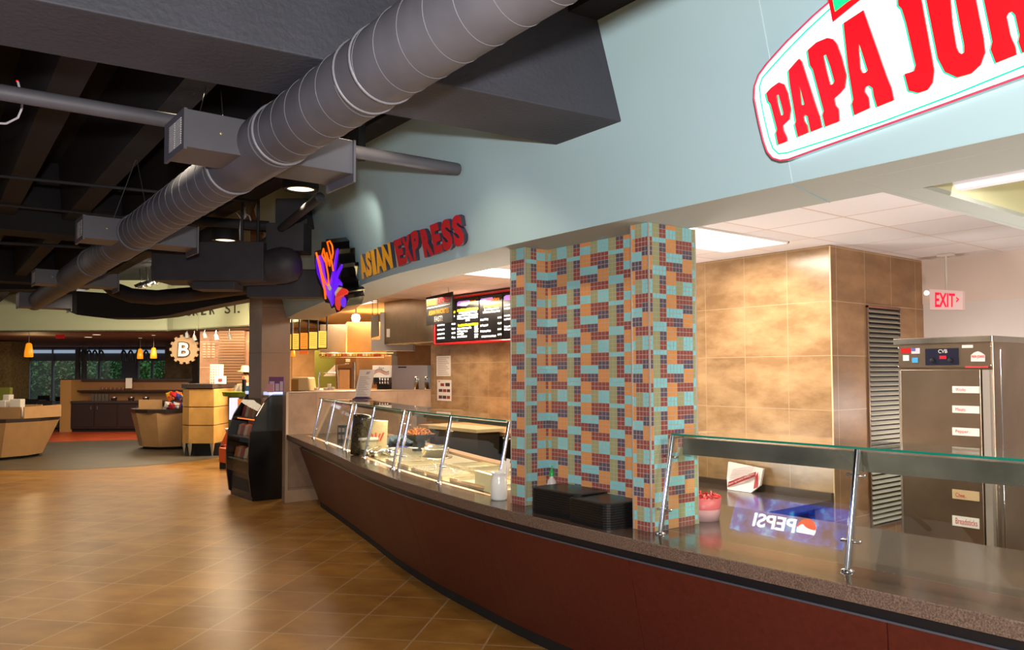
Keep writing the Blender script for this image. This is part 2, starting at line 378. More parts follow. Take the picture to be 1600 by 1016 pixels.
b.box(NX0, -.55, 2.7, TRX, NY1, 2.72); b.box(NX0 - .02, -.55, 2.43, NX0, NY1, 2.7); b.box(NX0, NY1, 2.43, TRX, NY1 + .02, 2.7); b.box(TRX, -.55, 2.43, TRX + .02, NY1, 2.7); b.box(NX0, -.57, 2.43, TRX, -.55, 2.7)
struct('ceiling', b, M('trough_paint', C(214, 210, 170), .6))
b = MB()
b.tube([Vector((sx(1.8), 1.8, 2.4085)), Vector((sx(1.8) + INW, 1.9, 2.4085))], .0025, 4); struct('trim_3', b, M('soffit_joint', C(150, 185, 192), .5))

# drop ceiling over the kitchens
b = MB(); b.slab([(sx(y) + .42, y, 2.72) for y in ys_(1.64, 9.9, 20)] + [(8.2, 9.9, 2.72), (8.2, 1.64, 2.72)], (0, 0, .03)); struct('ceiling', b, CEIL)
b = MB(); b.slab([(4.4, 9.9, 2.78), (8.2, 9.9, 2.78), (11.5, 17, 2.78), (6.9, 17, 2.78), (5.3, 12.6, 2.78)], (0, 0, .02)); struct('ceiling', b, M('far_ceiling', C(206, 176, 140), .7))

# stone walls behind the counters
b = MB(); b.box(6.14, 3.7, 0, 6.24, 9.88, 2.72); b.quad((6.1401, 3.599, 0), (6.1401, 3.7, 0), (6.1401, 3.7, 2.72), (6.1401, 3.599, 2.72)); struct('wall_back', b, TAPER)
b = MB(); b.box(6.1402, 3.598, 0, 7.78, 3.7, 2.72); struct('wall_side', b, TAPERX)
b = MB(); b.box(6.137, 3.592, 0, 6.146, 3.602, 2.71); struct('trim_4', b, M('pale_corner_strip', C(214, 184, 140), .4))
b = MB(); b.box(7.77, -2, 0, 7.87, 3.6, 2.75); struct('wall_far_right', b, WHITE_W)
b = MB(); b.box(7.758, -2, 2.30, 7.77, 3.6, 2.72); struct('wall_lit_band', b, M('ceiling_lit_band', C(218, 198, 184), .7))  # peach ceiling light along the wall top, put into a band's colour

# low stone wall at the end of the counter and pillar behind it
b = MB(); b.box(3.97, 9.88, 0, 6.5, 10.03, 1.415); struct('wall_low', b, GRYT, bevel=.004)
b = MB(); b.box(3.955, 9.87, 0, 3.985, 9.9, 1.41, 0); struct('trim_6', b, M('wall_end_strip', C(186, 160, 136), .5))
b = MB(); b.box(3.95, 9.865, 0, 6.14, 9.88, .15); struct('baseboard_low_wall', b, M('pale_tile_base', C(186, 156, 128), .35, var=.06))
b = MB(); b.box(3.83, 10.42, 0, 4.225, 10.9, 3.9); struct('wall_pillar', b, M('pillar_stone', C(140, 110, 88), .25, var=.07, vscale=3))
b = MB()
for z in (1.32, 1.93, 2.54): b.box(3.826, 10.416, z, 4.23, 10.9, z + .004)
struct('trim_7', b, M('pillar_joint', C(96, 76, 62), .4))
# dark space behind the far kitchen
b = MB(); b.box(6.95, 17.0, 0, 11.5, 17.1, 2.8); struct('wall_kitchen_back', b, M('brown_kitchen_wall', C(136, 96, 52), .5, var=.1))

# ================================================================ SERVING COUNTER
YC = ys_(-1.4, 9.868, 110)
rt = root('serving_counter', (2.9, 4, 0), 'long curved serving counter with dark speckled stone top and maroon front', 'counter')
b = MB()
strip(b, fx, YC, [(0, .81), (0, .866), (.004, .87), (1.12, .87), (1.12, .81)])
for f_ in range(len(b.Fc)):
    vsz = [b.V[i] for i in b.Fc[f_]]
    if all(abs(v.z - .87) < 1e-3 for v in vsz): b.mi[f_] = 1
b.build('countertop', [STONE, STONET], rt, label='speckled brown stone countertop')
b = MB(); strip(b, fx, YC[:103], [(.035, .765), (.035, .81), (.09, .81), (.09, .765)]); b.build('reveal_strip', M('black_reveal', C(14, 16, 22), .35), rt, label='black recessed band')
b = MB(); strip(b, fx, YC[:103], [(.028, .757), (.028, .765), (.06, .765), (.06, .757)]); b.build('metal_edging', M('dull_metal', C(120, 130, 150), .3, .8), rt, label='thin metal edging')
cut = [-1.4, -.98, .24, 1.47, 2.721, 3.973, 5.2, 6.5, 7.8, 9.25]
for i in range(len(cut) - 1):
    a, c = cut[i], cut[i + 1]; n = 14; b = MB(); vs = []; k = 4
    for j in range(n + 1):
        t = j / n; g = .0022 * (1 if j == 0 else (-1 if j == n else 0))
        y = a + (c - a) * t + g; yb = y + .11
        vs += [at(fx, y, .045, .757), at(fx, yb, .31, .08), at(fx, yb, .33, .08), at(fx, y, .075, .757)]
    fs = [(q_ * k + j, q_ * k + (j + 1) % k, (q_ + 1) * k + (j + 1) % k, (q_ + 1) * k + j) for q_ in range(n) for j in range(k)]
    b.add(vs, fs, 0, False); b.add(vs[:4], [(0, 1, 2, 3)]); b.add(vs[-4:], [(3, 2, 1, 0)])
    b.build('front_panel', REDP, rt)
b = MB(); strip(b, fx, ys_(-1.4, 9.36, 60), [(.30, .757), (.335, .0), (.36, 0), (.36, .757)]); 
b.build('inner_frame', M('pale_seam_backing', C(150, 100, 84), .6), rt)
b = MB(); strip(b, fx, ys_(-1.4, 9.38, 60), [(.335, .0), (.325, .082), (.36, .082), (.36, 0)]); b.build('kick_base', BLKM, rt, label='black kick base')
b = MB(); strip(b, fx, ys_(-1.4, 9.8, 60), [(1.10, 0), (1.10, .81), (1.12, .81), (1.12, 0)]); b.build('back_panel', STEELD, rt)
b = MB(); strip(b, fx, ys_(3.95, 9.8, 60), [(1.05, .8705), (1.05, .888), (1.16, .888), (1.16, .8705)]); b.build('cutting_rail', M('tan_cutting_rail', C(186, 136, 92), .4), rt, label='tan wooden cutting rail')
b = MB(); strip(b, fx, ys_(4.15, 9.6, 50), [(.20, .8703), (.20, .8718), (.235, .8718), (.235, .8703)]); b.build('bumper_strip', M('pale_wood_strip', C(170, 124, 82), .4), rt)
b = MB(); strip(b, fx, ys_(4.3, 7.6, 40), [(.27, .8703), (.27, .8722), (1.02, .8722), (1.02, .8703)]); b.build('well_plate', M('warm_steel_plate', C(210, 196, 164), .3, .75), rt, label='stainless hot well plate')

# ================================================================ MOSAIC COLUMN
CT = {'G': M('mosaic_olive', C(152, 152, 108), .3), 'B': M('mosaic_aqua', C(128, 190, 196), .25), 'R': M('mosaic_brick', C(138, 70, 62), .3),
      'D': M('mosaic_plum', C(88, 76, 92), .3), 'O': M('mosaic_orange', C(206, 138, 76), .3)}
PAT = {0: 'GGGBGGGGGBBG', 2: 'DRRBDDRRRBBD', 4: 'OBBOOOBBRROO', 6: 'OBBOOOBBDDOO', 7: 'GGGRRRBBDDRR', 9: 'BBBRRDDOOORR'}
def pcol(c):
    c %= 12
    for k in (9, 7, 6, 4, 2, 0):
        if c >= k: return PAT[k]
ORD = ['G', 'B', 'R', 'D', 'O']
GROUT = M('grout', C(172, 162, 152), .7)
rt = root('mosaic_column', (3.1, 3.25, .87), 'column covered in aqua, brick, orange and olive mosaic tiles on the counter', 'column')
ZB, ZT = .871, 2.409; NR = 65; hh = (ZT - ZB) / NR
def face(name, x0, y0, x1, y1, nx, ny, cols, c0):
    """Mosaic face from (x0,y0) to (x1,y1), outward normal (nx,ny)."""
    b = MB(); d = Vector((x1 - x0, y1 - y0, 0)); N = Vector((nx, ny, 0)); L_ = d.length; d.normalize(); w = L_ / cols
    P0 = Vector((x0, y0, 0))
    b.hexa([P0 + Vector((0, 0, ZB)), P0 + d * L_ + Vector((0, 0, ZB)), P0 + d * L_ - N * .012 + Vector((0, 0, ZB)), P0 - N * .012 + Vector((0, 0, ZB)),
            P0 + Vector((0, 0, ZT)), P0 + d * L_ + Vector((0, 0, ZT)), P0 + d * L_ - N * .012 + Vector((0, 0, ZT)), P0 - N * .012 + Vector((0, 0, ZT))], 5)
    g = .0014
    for i in range(cols):
        s_ = pcol(c0 + i)
        for r in range(NR):
            z1 = ZT - r * hh; a = P0 + d * (i * w + g) + N * .0012; c = P0 + d * ((i + 1) * w - g) + N * .0012
            b.quad(a + Vector((0, 0, z1 - hh + g)), c + Vector((0, 0, z1 - hh + g)), c + Vector((0, 0, z1 - g)), a + Vector((0, 0, z1 - g)), ORD.index(s_[r % 12]))
    b.build(name, [CT[k] for k in ORD] + [GROUT], rt)
face('tiled_face', 2.95, 2.815, 2.95, 2.70, -1, 0, 5, 6)           # near pier, front
face('tiled_face', 2.95, 2.70, 3.305, 2.70, 0, -1, 14, 11)         # near pier, side
face('tiled_face', 3.13, 3.69, 3.13, 2.815, -1, 0, 30, 6)          # niche back
face('tiled_face', 2.95, 3.69, 3.13, 3.69, 0, -1, 8, 0)            # niche side
face('tiled_face', 2.95, 3.825, 2.95, 3.69, -1, 0, 5, 7)           # far pier, front
b = MB(); b.box(2.962, 2.712, ZB, 3.29, 2.815, ZT); b.box(3.142, 2.80, ZB, 3.29, 3.7, ZT); b.box(2.962, 3.702, ZB, 3.29, 3.825, ZT)
b.build('core', M('column_core', C(150, 142, 130), .6), rt)
b = MB()
for x, y in ((2.95, 2.70), (2.95, 2.817), (2.95, 3.69), (2.95, 3.825), (3.305, 2.70)): b.box(x - .004, y - .004, ZB, x + .004, y + .004, ZT)
b.build('corner_trim', M('corner_trim_metal', C(200, 190, 180), .3, .5), rt)

# ================================================================ SNEEZE GUARDS
def post_line(y, off=.19):
    p = at(fx, y, off, .871); n = nrm(fx, y); return p, p + n * .1 + Vector((0, 0, .474)), n
def guard(name, ys, label, house, group=None, g=None):
    p0 = post_line(ys[0])[0]
    rt = root(name, (p0.x, p0.y, .87), label, 'sneeze guard', group)
    for y in ys:
        a, t, n = post_line(y); b = MB(); b.tube([a, t], .0125, 12); b.lathe([(.026, 0), (.026, .006), (.014, .012)], a - Vector((0, 0, .001)), 14)
        ps = b.build('post', CHROME, rt)
        tg = Vector((-n.y, n.x, 0))
        for k in (.24, .78):
            c = a.lerp(t, k); b = MB()
            q_ = [c - n * .008 - tg * .035, c + n * .03 - tg * .035]
            b.tube([c - n * .004 - tg * .035 + n * .02, c - tg * .035, c, c + tg * .035, c + tg * .035 + n * .02], .006, 8)
            b.build('glass_clip', CHROME, ps)
    YY = ys_(ys[0], ys[-1], 24)
    b = MB(); strip(b, lambda y: post_line(y)[0].x, YY, [(.010, .893), (.106, 1.335), (.112, 1.335), (.016, .893)]); b.build('front_glass', GLS, rt)
    b = MB(); strip(b, lambda y: post_line(y)[0].x, YY, [(.085, 1.346), (.085, 1.355), (.42, 1.355), (.42, 1.346)]); b.build('glass_shelf', GLS, rt)
    b = MB(); strip(b, lambda y: post_line(y)[0].x, YY, [(.083, 1.346), (.083, 1.355), (.087, 1.355), (.087, 1.346)]); b.build('glass_edge', GREENG, rt, label='green edge of the glass shelf')
    h = .085 if house else .03
    b = MB(); strip(b, lambda y: post_line(y)[0].x, ys_(ys[0] + .04 * (1 if ys[1] > ys[0] else -1), ys[-1] - .03 * (1 if ys[1] > ys[0] else -1), 24), [(.125, 1.335), (.125, 1.338 - h), (.31, 1.338 - h), (.31, 1.335)])
    b.build('light_housing', STEEL if house else M('dull_housing', C(120, 122, 108), .3, .8), rt, label='stainless light housing under the shelf')
    for y in (ys[0], ys[-1]):
        a, t, n = post_line(y); b = MB(); b.tube([t - Vector((0, 0, .004)), t + n * .34 - Vector((0, 0, .004))], .0085, 8); b.build('shelf_arm', GOLD, rt)
guard('sneeze_guard', (2.645, 1.693, .70), 'sneeze guard right of the mosaic column with broad stainless light housing', True)
guard('sneeze_guard', (5.70, 4.87, 4.05), 'nearest of the three glass sneeze guards left of the mosaic column', False)
guard('sneeze_guard', (7.47, 6.75, 5.83), 'middle of the three glass sneeze guards left of the mosaic column', False)
guard('sneeze_guard', (9.15, 8.44, 7.62), 'farthest glass sneeze guard, ending at the low stone wall', False)
for y in (4.5, 5.3, 6.3, 7.1, 8.0, 8.9):
    a, t, n = post_line(y); p = a + n * .25; lamp('AREA', 'guard_lamp', (p.x, p.y, 1.29), 9, (1, .86, .62), .1, .6)
for y in (2.2, 1.2):
    a, t, n = post_line(y); p = a + n * .25; lamp('AREA', 'guard_lamp', (p.x, p.y, 1.24), 3, (1, .88, .7), .1, .7)

# ================================================================ OVERHEAD: SPIRAL DUCT AND FITTINGS
DC0 = Vector((1.24 - .0, 0, 2.72)); PD_ = Vector((cos(radians(1.4)), -sin(radians(1.4)), 0))   # across the duct
def dpt(s_, o=0, z=0): return Vector((0, 0, 2.717)) + PD_ * (1.24 + o) + AD * s_ + Vector((0, 0, z))
rt = root('spiral_duct', dpt(3.7), 'long grey spiral air duct running the length of the aisle ceiling', 'air duct')
def ring(b, s_, r, w=.006, mi=0):
    b.lathe([(r - .01, -w), (r, -w), (r, w), (r - .01, w)], dpt(s_), 40, mi, AD)
segs = [(-1.5, 3.45, .132), (3.45, 4.05, .138), (4.05, 6.45, .131), (6.45, 7.1, .138), (7.1, 8.4, .128), (8.4, 10.1, .135), (10.1, 13.6, .122)]
for a, c, r in segs:
    b = MB(); b.lathe([(r, a), (r, c)], dpt(0), 44, 0, AD)
    b.lathe([(0, a), (r, a)], dpt(0), 44, 0, AD); b.lathe([(r, c), (0, c)], dpt(0), 44, 0, AD)
    b.build('duct_section', DUCT, rt)
b = MB()
s_ = -1.2      # the lock seam: one long helix
pts = []
def helix(a, c, r, pitch):
    P = []; n = int((c - a) / pitch * 48)
    for i in range(n + 1):
        t = a + (c - a) * i / n; an = 2 * pi * (t - a) / pitch
        P.append(dpt(t) + (PD_ * cos(an) + Vector((0, 0, 1)) * sin(an)) * (r + .0008))
    return P
for a, c, r, pt in ((-1.4, 3.4, .1322, .155), (4.1, 6.4, .1312, .16), (7.15, 8.3, .1282, .17)):
    b = MB(); b.tube(helix(a, c, r, pt), .0011, 4, cap=False); b.build('spiral_seam', SEAM, rt)
for t, r in ((2.42, .137), (2.55, .137), (3.40, .14), (4.1, .142), (6.42, .142), (7.12, .142), (8.4, .14), (10.1, .137)):
    b = MB(); ring(b, t, r); b.build('coupling_ring', SEAM if t < 4.5 else DUCT, rt)
BOXM = M('grey_box_metal', C(88, 87, 94), .5, .1, var=.08, vscale=3)
GRL = M('grille_slots', C(190, 188, 186), .5)
def vav(label, x0, x1, y0, y1, z0, z1, tip=True):
    rt = root('diffuser_box', ((x0 + x1) / 2, (y0 + y1) / 2, z0), label, 'air diffuser box', 'diffuser boxes on the spiral duct')
    b = MB(); b.box(x0 + .01, y0 + .01, z0 + .012, x1 - .01, y1 - .01, z1); b.build('box_body', BOXM, rt, bevel=.003)
    b = MB()
    for r_ in range(2):
        yy = y0 + .04 + r_ * (y1 - y0 - .12) / 2
        for k in range(12):
            z = z0 + .03 + k * (z1 - z0 - .06) / 12; b.box(x0 - .003, yy, z, x0 + .0005, yy + (y1 - y0) * .28, z + .006)
    b.build('grille', GRL, rt, label='pale slotted grille')
    b = MB(); b.hexa([(x0, y0, z0), (x0 + .014, y0, z0), (x0 + .014, y1, z0), (x0, y1, z0), (x0, y0, z1), (x0 + .014, y0, z1), (x0 + .014, y1, z1), (x0, y1, z1)])
    b.V = [v if v.x < x0 + .02 else v for v in b.V]; b.build('end_frame', BOXM, rt)
    b = MB(); b.hexa([(x1 - .012, y0, z0 - .03), (x1, y0, z0 - .03), (x1, y1, z0 - .03), (x1 - .012, y1, z0 - .03), (x1 - .012, y0, z1), (x1, y0, z1), (x1, y1, z1), (x1 - .012, y1, z1)]); b.build('end_flange', BOXM, rt)
    b = MB()
    for x in (x0 + .16, x0 + .25): b.lathe([(.0, 0), (.006, 0), (.006, -.004), (0, -.004)], Vector((x, y0 + .008, (z0 + z1) / 2 + .005)), 10, 0, (0, 1, 0))
    b.build('screw', M('bright_screw', C(220, 205, 150), .3, .6), rt); return rt
vav('largest grey diffuser box, clamped on the spiral duct nearest the big beam', .957, 1.775, 3.56, 3.88, 2.635, 2.815)
vav('second grey diffuser box along the spiral duct', 1.035, 1.85, 6.42, 6.74, 2.635, 2.815)
vav('third diffuser box along the spiral duct, in deep shade', 1.15, 1.98, 9.9, 10.25, 2.63, 2.80)
vav('farthest diffuser box at the end of the spiral duct', 1.33, 1.99, 13.1, 13.5, 2.6, 2.82)
# wires holding the boxes
def wire(label, pts, r=.0025, m=None, name='hanger_wire', group='hanger wires above the boxes'):
    b = MB(); b.tube(pts, r, 5); b.build(name, m or M('dull_wire', C(120, 118, 116), .4, .4), label=label, cat='wire' if name == 'hanger_wire' else 'cable', group=group)
wire('thin left wire holding the largest diffuser box', [PZ(312, 176, 2.81), PZ(322, 137, 3.3)])
wire('thin right wire holding the largest diffuser box', [PZ(348, 180, 2.81), PZ(345, 140, 3.3)])
wire('long left wire of the inverted V above the second box', [PZ(178, 340, 2.81), PZ(212, 250, 3.3)])
wire('short right wire of the inverted V above the second box', [PZ(227, 318, 2.85), PZ(214, 250, 3.3)])
wire('faint wire above the second box at its far left corner', [PZ(139, 342, 2.81), PZ(143, 318, 3.3)])
# cross pipes
def pipe(label, a, c, r, m=DUCT, name='ceiling_pipe', cat='pipe', n=16, group=None):
    b = MB(); b.tube([a, c], r, n); d = (c - a).normalized()
    return b.build(name, m, label=label, cat=cat, group=group)
pA, pB = Vector((.33, 4.12, 2.905)), Vector((2.668, 3.97, 2.893)); dd = (pB - pA).normalized()
b = MB(); e1 = pB
b.tube([pA - dd * 5, pB - dd * .02, pB - dd * .006, pB], [.036, .036, .033, .026], 18)
b.build('ceiling_pipe', DUCT, label='thick grey pipe crossing above the duct, capped by the blue wall', cat='pipe')
pipe('thin dark conduit crossing under the ribs, left of the duct', PZ(-200, 255, 3.26), PZ(400, 315, 3.26), .014, BLK)
pipe('second thin conduit crossing left behind the second box', PZ(-200, 300, 3.28), PZ(520, 372, 3.28), .014, BLK)
pipe('third faint conduit crossing at far left above the third box', PZ(-60, 376, 3.2), PZ(420, 402, 3.2), .02, BLK)
pipe('dark pipe slanting up behind the first downlight', PZ(380, 405, 3.12), PZ(500, 308, 2.93), .035, BLK)
pipe('short dark pipe with rounded end above the box duct', PZ(300, 345, 3.2), PZ(420, 353, 3.2), .05, BLK)
for i, (u, lab) in enumerate(((378, 'left of two slim black hanger rods above the box duct'), (403, 'right of two slim black hanger rods above the box duct'))):
    b = MB(); t0 = PD(u, 380, 7.4); t1 = Vector((t0.x, t0.y, 3.9)); b.tube([t0, t1], .014, 6); b.build('hanger_rod', BLK, label=lab, cat='rod')
CBL = M('white_cable_sheath', C(205, 200, 205), .5)
def cable(label, px, d, r=.008):
    b = MB(); P = [PD(u, v, d) for u, v in px]; b.tube(P, r, 6); b.build('cable', CBL, label=label, cat='cable')
cable('white cable bundle hanging beside the second downlight', [(383, 318), (382, 328), (384, 338), (377, 345), (375, 360), (376, 375)], 8.0, .011)
cable('thin white wire branching left from the cable bundle', [(358, 325), (368, 330), (374, 338), (377, 343)], 8.02, .006)
cable('white wire end curling right of the cable bundle', [(392, 345), (390, 338), (384, 334), (380, 338)], 8.03, .006)
cable('white cable looping down at the upper left edge', [(28, 128), (31, 140), (35, 150), (34, 170), (28, 184), (10, 193), (-30, 192)], 3.9, .006)
b = MB(); c = PD(384, 308, 8.0); b.lathe([(0, -.02), (.02, -.012), (.024, 0), (.02, .012), (0, .02)], c, 12); b.build('indicator_lamp', M('red_glow', C(230, 30, 10), .4, emit=C(255, 30, 10), es=.8), label='tiny red indicator light above the white cable bundle', cat='indicator light')
b = MB(); c = PD(27, 127, 3.9); b.lathe([(0, -.006), (.005, -.004), (.006, 0), (.005, .004), (0, .006)], c, 12); b.build('indicator_lamp', MATS['red_glow'], label='tiny red indicator light at the upper left by the white cable', cat='indicator light')

def can(label, x, y, z, r, light=True):
    rt = root('downlight', (x, y, z), label, 'ceiling light', 'round downlights above the aisle')
    b = MB(); b.lathe([(r * 1.28, 0), (r * 1.3, .02), (r * 1.3, .16), (0, .165)], (x, y, z), 28); b.lathe([(r * 1.28, 0), (r, .0), (r, .02)], (x, y, z), 28); b.build('housing', BLKM, rt)
    b = MB(); b.lathe([(0, .012), (r, .012)], (x, y, z), 28); b.build('lens', LITW, rt, label='glowing cream lens')
can('round glowing downlight nearer the camera, right of the duct', 2.442, 5.836, 3.08, .105)
can('round glowing downlight farther back, behind the duct', 2.688, 8.398, 3.05, .105)

# dark ductwork over the far end
def dbox(label, u0, v0, u1, v1, d, depth, name='box_duct', cat='air duct', m=DKB, slant=0):
    a = PD(u0, v1, d); c = PD(u1, v1, d); tz = PD(u0, v0, d).z; zz = a.z; dv = fwd_h * depth; b = MB()
    b.hexa([a, c, c + dv, a + dv] + [Vector((p.x, p.y, tz)) for p in (a, c, c + dv, a + dv)]); return b.build(name, m, label=label, cat=cat, bevel=.004)
DKD = M('dark_duct_paint', C(44, 40, 44), .6, var=.15)
dbox('large dark box duct above the far end of the counter', 236, 378, 411, 438, 7.2, .45, m=DKD)
b = MB(); a_ = PD(405, 415, 10.1); c_ = PD(452, 413, 10.1)
b.tube([PD(300, 424, 7.5), PD(405, 418, 7.45), PD(446, 414, 7.35), PD(460, 413, 7.35), PD(468, 412, 7.35), PD(471, 412, 7.35)], [.16, .168, .172, .15, .10, .03], 22); b.build('round_duct', DKD, label='dark round duct with domed end beside the jumping chef sign', cat='air duct')
dbox('dark rectangular duct reaching the blue wall under the domed duct', 385, 421, 500, 464, 7.75, .25, m=DKD)
dbox('small dark box under the large box duct', 300, 440, 366, 452, 7.3, .25, m=DKD)
dbox('dark equipment stack against the blue wall right of the downlights', 415, 348, 474, 392, 7.3, .3, name='air_handler', cat='air handler', m=DKD)
dbox('small dark box high against the blue wall behind the pipe', 430, 310, 480, 350, 7.5, .3, name='air_handler', cat='air handler', m=DKD)
dbox('dark bracket box where the big beam meets the blue wall', 546, 165, 560, 236, 4.9, .25, name='beam_bracket', cat='bracket', m=BLKM)
b = MB(); lp = [(146, 415), (160, 436), (178, 452), (205, 462), (245, 465), (300, 460), (360, 452), (420, 446)]
b.tube([PD(u, v, 12.2) for u, v in lp], .115, 16); b.build('flexible_duct', DKD, label='dark round elbow duct looping below the box duct', cat='air duct')
for i, (u, v) in enumerate(((285, 462),)):
    pass
# curved black rim hanging below the deck
b = MB(); rim = [(60, 452, 470), (85, 455, 478), (120, 455, 492), (165, 458, 497), (222, 462, 497), (262, 462, 493), (330, 458, 478), (400, 452, 465), (500, 440, 460)]
vs = []
dz = [13.6, 13.2, 12.8, 12.6, 12.5, 12.4, 12.3, 12.2, 12.0]
for (u, v0, v1), d in zip(rim, dz):
    a = PD(u, v1, d); t = PD(u, v0, d); vs += [a, t, t + fwd_h * .4, a + fwd_h * .4]
fs = [(i * 4 + j, i * 4 + (j + 1) % 4, (i + 1) * 4 + (j + 1) % 4, (i + 1) * 4 + j) for i in range(len(rim) - 1) for j in range(4)]
b.add(vs, fs); b.add(vs[:4], [(0, 1, 2, 3)]); b.add(vs[-4:], [(0, 1, 2, 3)]); b.build('curved_soffit', BLKM, label='long black curved rim hanging under the ducts at the far end', cat='soffit')
for i, (u0, v0, u1, v1, d) in enumerate(((0, 383, 160, 408, 14.5), (0, 420, 95, 452, 13.9), (300, 398, 330, 430, 13.5))):
    if i < 2: dbox(('dark cross duct at far left behind the third box', 'lower dark cross duct at the far left edge')[i], u0 - 90, v0, u1, v1, d, .5, m=DKB)

# ================================================================ SIGNS ON THE BLUE FASCIA
def spx(x, y, off): return fas(1160 + x * .275, y * .275, off)
def poly_sign(mb, pts, off, thick, mi=0, side=None, holes=(), fn=spx):
    P = [fn(x, y, off) for x, y in pts]; H_ = [[fn(x, y, off) for x, y in h] for h in holes]
    mb.slab(P, Vector((thick, 0, thick * TILT)), mi, side, H_)
WE = M('lit_white_acrylic', C(250, 250, 248), .3, emit=C(255, 252, 250), es=1.25)
RE = M('lit_red_acrylic', C(235, 8, 20), .3, emit=C(240, 6, 18), es=1.0)
GE = M('lit_teal_acrylic', C(10, 190, 150), .3, emit=C(10, 200, 150), es=.75)
p0 = spx(215, 900, .1)
rt = root('pizza_sign', (p0.x, p0.y, p0.z), 'large lit white sign with red PAPA JOHN\'S slab lettering on blue fascia', 'sign')
out = [(215, 912), (170, 898), (140, 862), (118, 800), (92, 690), (66, 560), (68, 490), (92, 425), (140, 360), (250, 238), (400, 92), (500, 5), (640, -110), (900, -260), (1250, -400), (1700, -480), (2150, -450), (2450, -360), (2560, -250), (2560, -60), (2480, 60), (2200, 190), (1900, 312), (1600, 428), (1100, 608), (740, 735), (420, 848), (262, 905)]
b = MB(); poly_sign(b, out, .10, .075, 0, 1); b.build('face', [WE, M('dark_red_can', C(110, 20, 50), .4)], rt, label='glowing white face')
b = MB(); P = [spx(x, y, .112) for x, y in out + out[:1]]; b.tube(P, .004, 6, cap=False); b.build('rim', M('rose_rim', C(190, 60, 90), .4, emit=C(220, 60, 90), es=.3), rt, label='thin rose rim')
gl = [(500, 48), (360, 178), (250, 290), (150, 400), (112, 445), (97, 492), (104, 570), (128, 690), (150, 780), (172, 842), (205, 874), (255, 868), (500, 790), (800, 690), (1200, 538), (1600, 375), (2000, 205), (2400, 20)]
b = MB(); b.tube([spx(x, y, .106) for x, y in gl], .0032, 6); b.build('teal_line', GE, rt, label='thin teal border line')
LET = [([(135, 530), (165, 496), (205, 468), (235, 480), (255, 530), (272, 620), (265, 680), (228, 715), (233, 745), (252, 785), (252, 805), (203, 822), (190, 755), (197, 735), (160, 590), (146, 575)], [(190, 542), (205, 537), (220, 590), (233, 640), (230, 655), (215, 657), (200, 600)]),
       ([(262, 400), (320, 333), (335, 350), (415, 600), (437, 665), (450, 725), (388, 750), (376, 690), (370, 660), (352, 650), (345, 668), (350, 690), (365, 715), (372, 755), (315, 778), (298, 705), (305, 690), (268, 470)], [(318, 480), (326, 492), (352, 592), (345, 601), (332, 595)]),
       ([(370, 285), (420, 240), (480, 215), (512, 222), (535, 250), (560, 320), (588, 430), (580, 500), (555, 530), (520, 562), (528, 600), (545, 620), (550, 690), (470, 720), (455, 655), (462, 630), (400, 395), (383, 370)], [(456, 316), (475, 310), (500, 380), (522, 460), (515, 478), (496, 483), (475, 400)]),
       ([(575, 130), (685, 58), (700, 100), (820, 440), (845, 500), (860, 570), (765, 608), (745, 540), (740, 500), (718, 485), (697, 497), (692, 520), (715, 555), (722, 615), (635, 655), (622, 590), (630, 565), (600, 380), (578, 170)], [(655, 240), (668, 262), (712, 400), (700, 412), (680, 416), (668, 390)]),
       ([(880, -60), (1000, -90), (1015, 0), (1070, 300), (1088, 400), (1080, 470), (1050, 512), (1000, 528), (945, 515), (920, 420), (945, 413), (975, 403), (985, 370), (975, 330), (930, 130), (905, 50), (885, 30)], None),
       ([(1050, -100), (1045, 0), (1110, 330), (1150, 408), (1220, 440), (1300, 418), (1352, 370), (1378, 300), (1370, 220), (1320, -30), (1290, -120), (1220, -180), (1120, -170)], [(1175, -60), (1192, 130), (1215, 270), (1228, 298), (1245, 308), (1260, 297), (1260, 255), (1235, 130), (1200, -60), (1190, -80)]),
       ([(1362, -110), (1372, 0), (1420, 235), (1410, 280), (1440, 358), (1556, 312), (1550, 270), (1522, 200), (1500, 95), (1512, 72), (1532, 66), (1550, 85), (1575, 200), (1568, 235), (1590, 300), (1700, 262), (1690, 190), (1665, 150), (1600, -160), (1500, -180), (1510, -80), (1505, -10), (1490, -5), (1470, -60), (1465, -140)], None)]
for pts, hole in LET:
    b = MB(); poly_sign(b, pts, .118, .008, 0, None, [hole] if hole else ()); lt = b.build('letter', RE, rt)
    b = MB(); poly_sign(b, [(x - 9, y + 7) for x, y in pts], .108, .004, 0, None, [[(x - 9, y + 7) for x, y in hole]] if hole else ()); b.build('teal_shadow', GE, lt, label='teal drop shadow')
for ch, x0, x1, yb, yt in (('N', 1735, 1990, 215, -230), ("'", 2010, 2060, -60, -190), ('S', 2075, 2290, 110, -200)):
    b = MB(); sl = -.38; q_ = [spx(x0, yb, .118), spx(x1, yb + sl * (x1 - x0), .118), spx(x0 - 40, yt, .118), spx(x1 - 40, yt + sl * (x1 - x0), .118)]
    text(b, ch, q_, (.008, 0, .0024), bold=.04); b.build('letter', RE, rt)
b = MB(); poly_sign(b, [(485, -40), (490, 10), (512, 125), (660, 5), (760, -60), (1100, -215), (1050, -300), (600, -150)], .122, .006); b.build('banner', RE, rt, label='red banner at top')
b = MB(); poly_sign(b, [(508, -20), (525, 66), (595, 10), (700, -50), (640, -80)], .126, .004); b.build('banner_inset', M('lit_green', C(20, 220, 120), .3, emit=C(20, 220, 120), es=.9), rt, label='green inset of the banner')

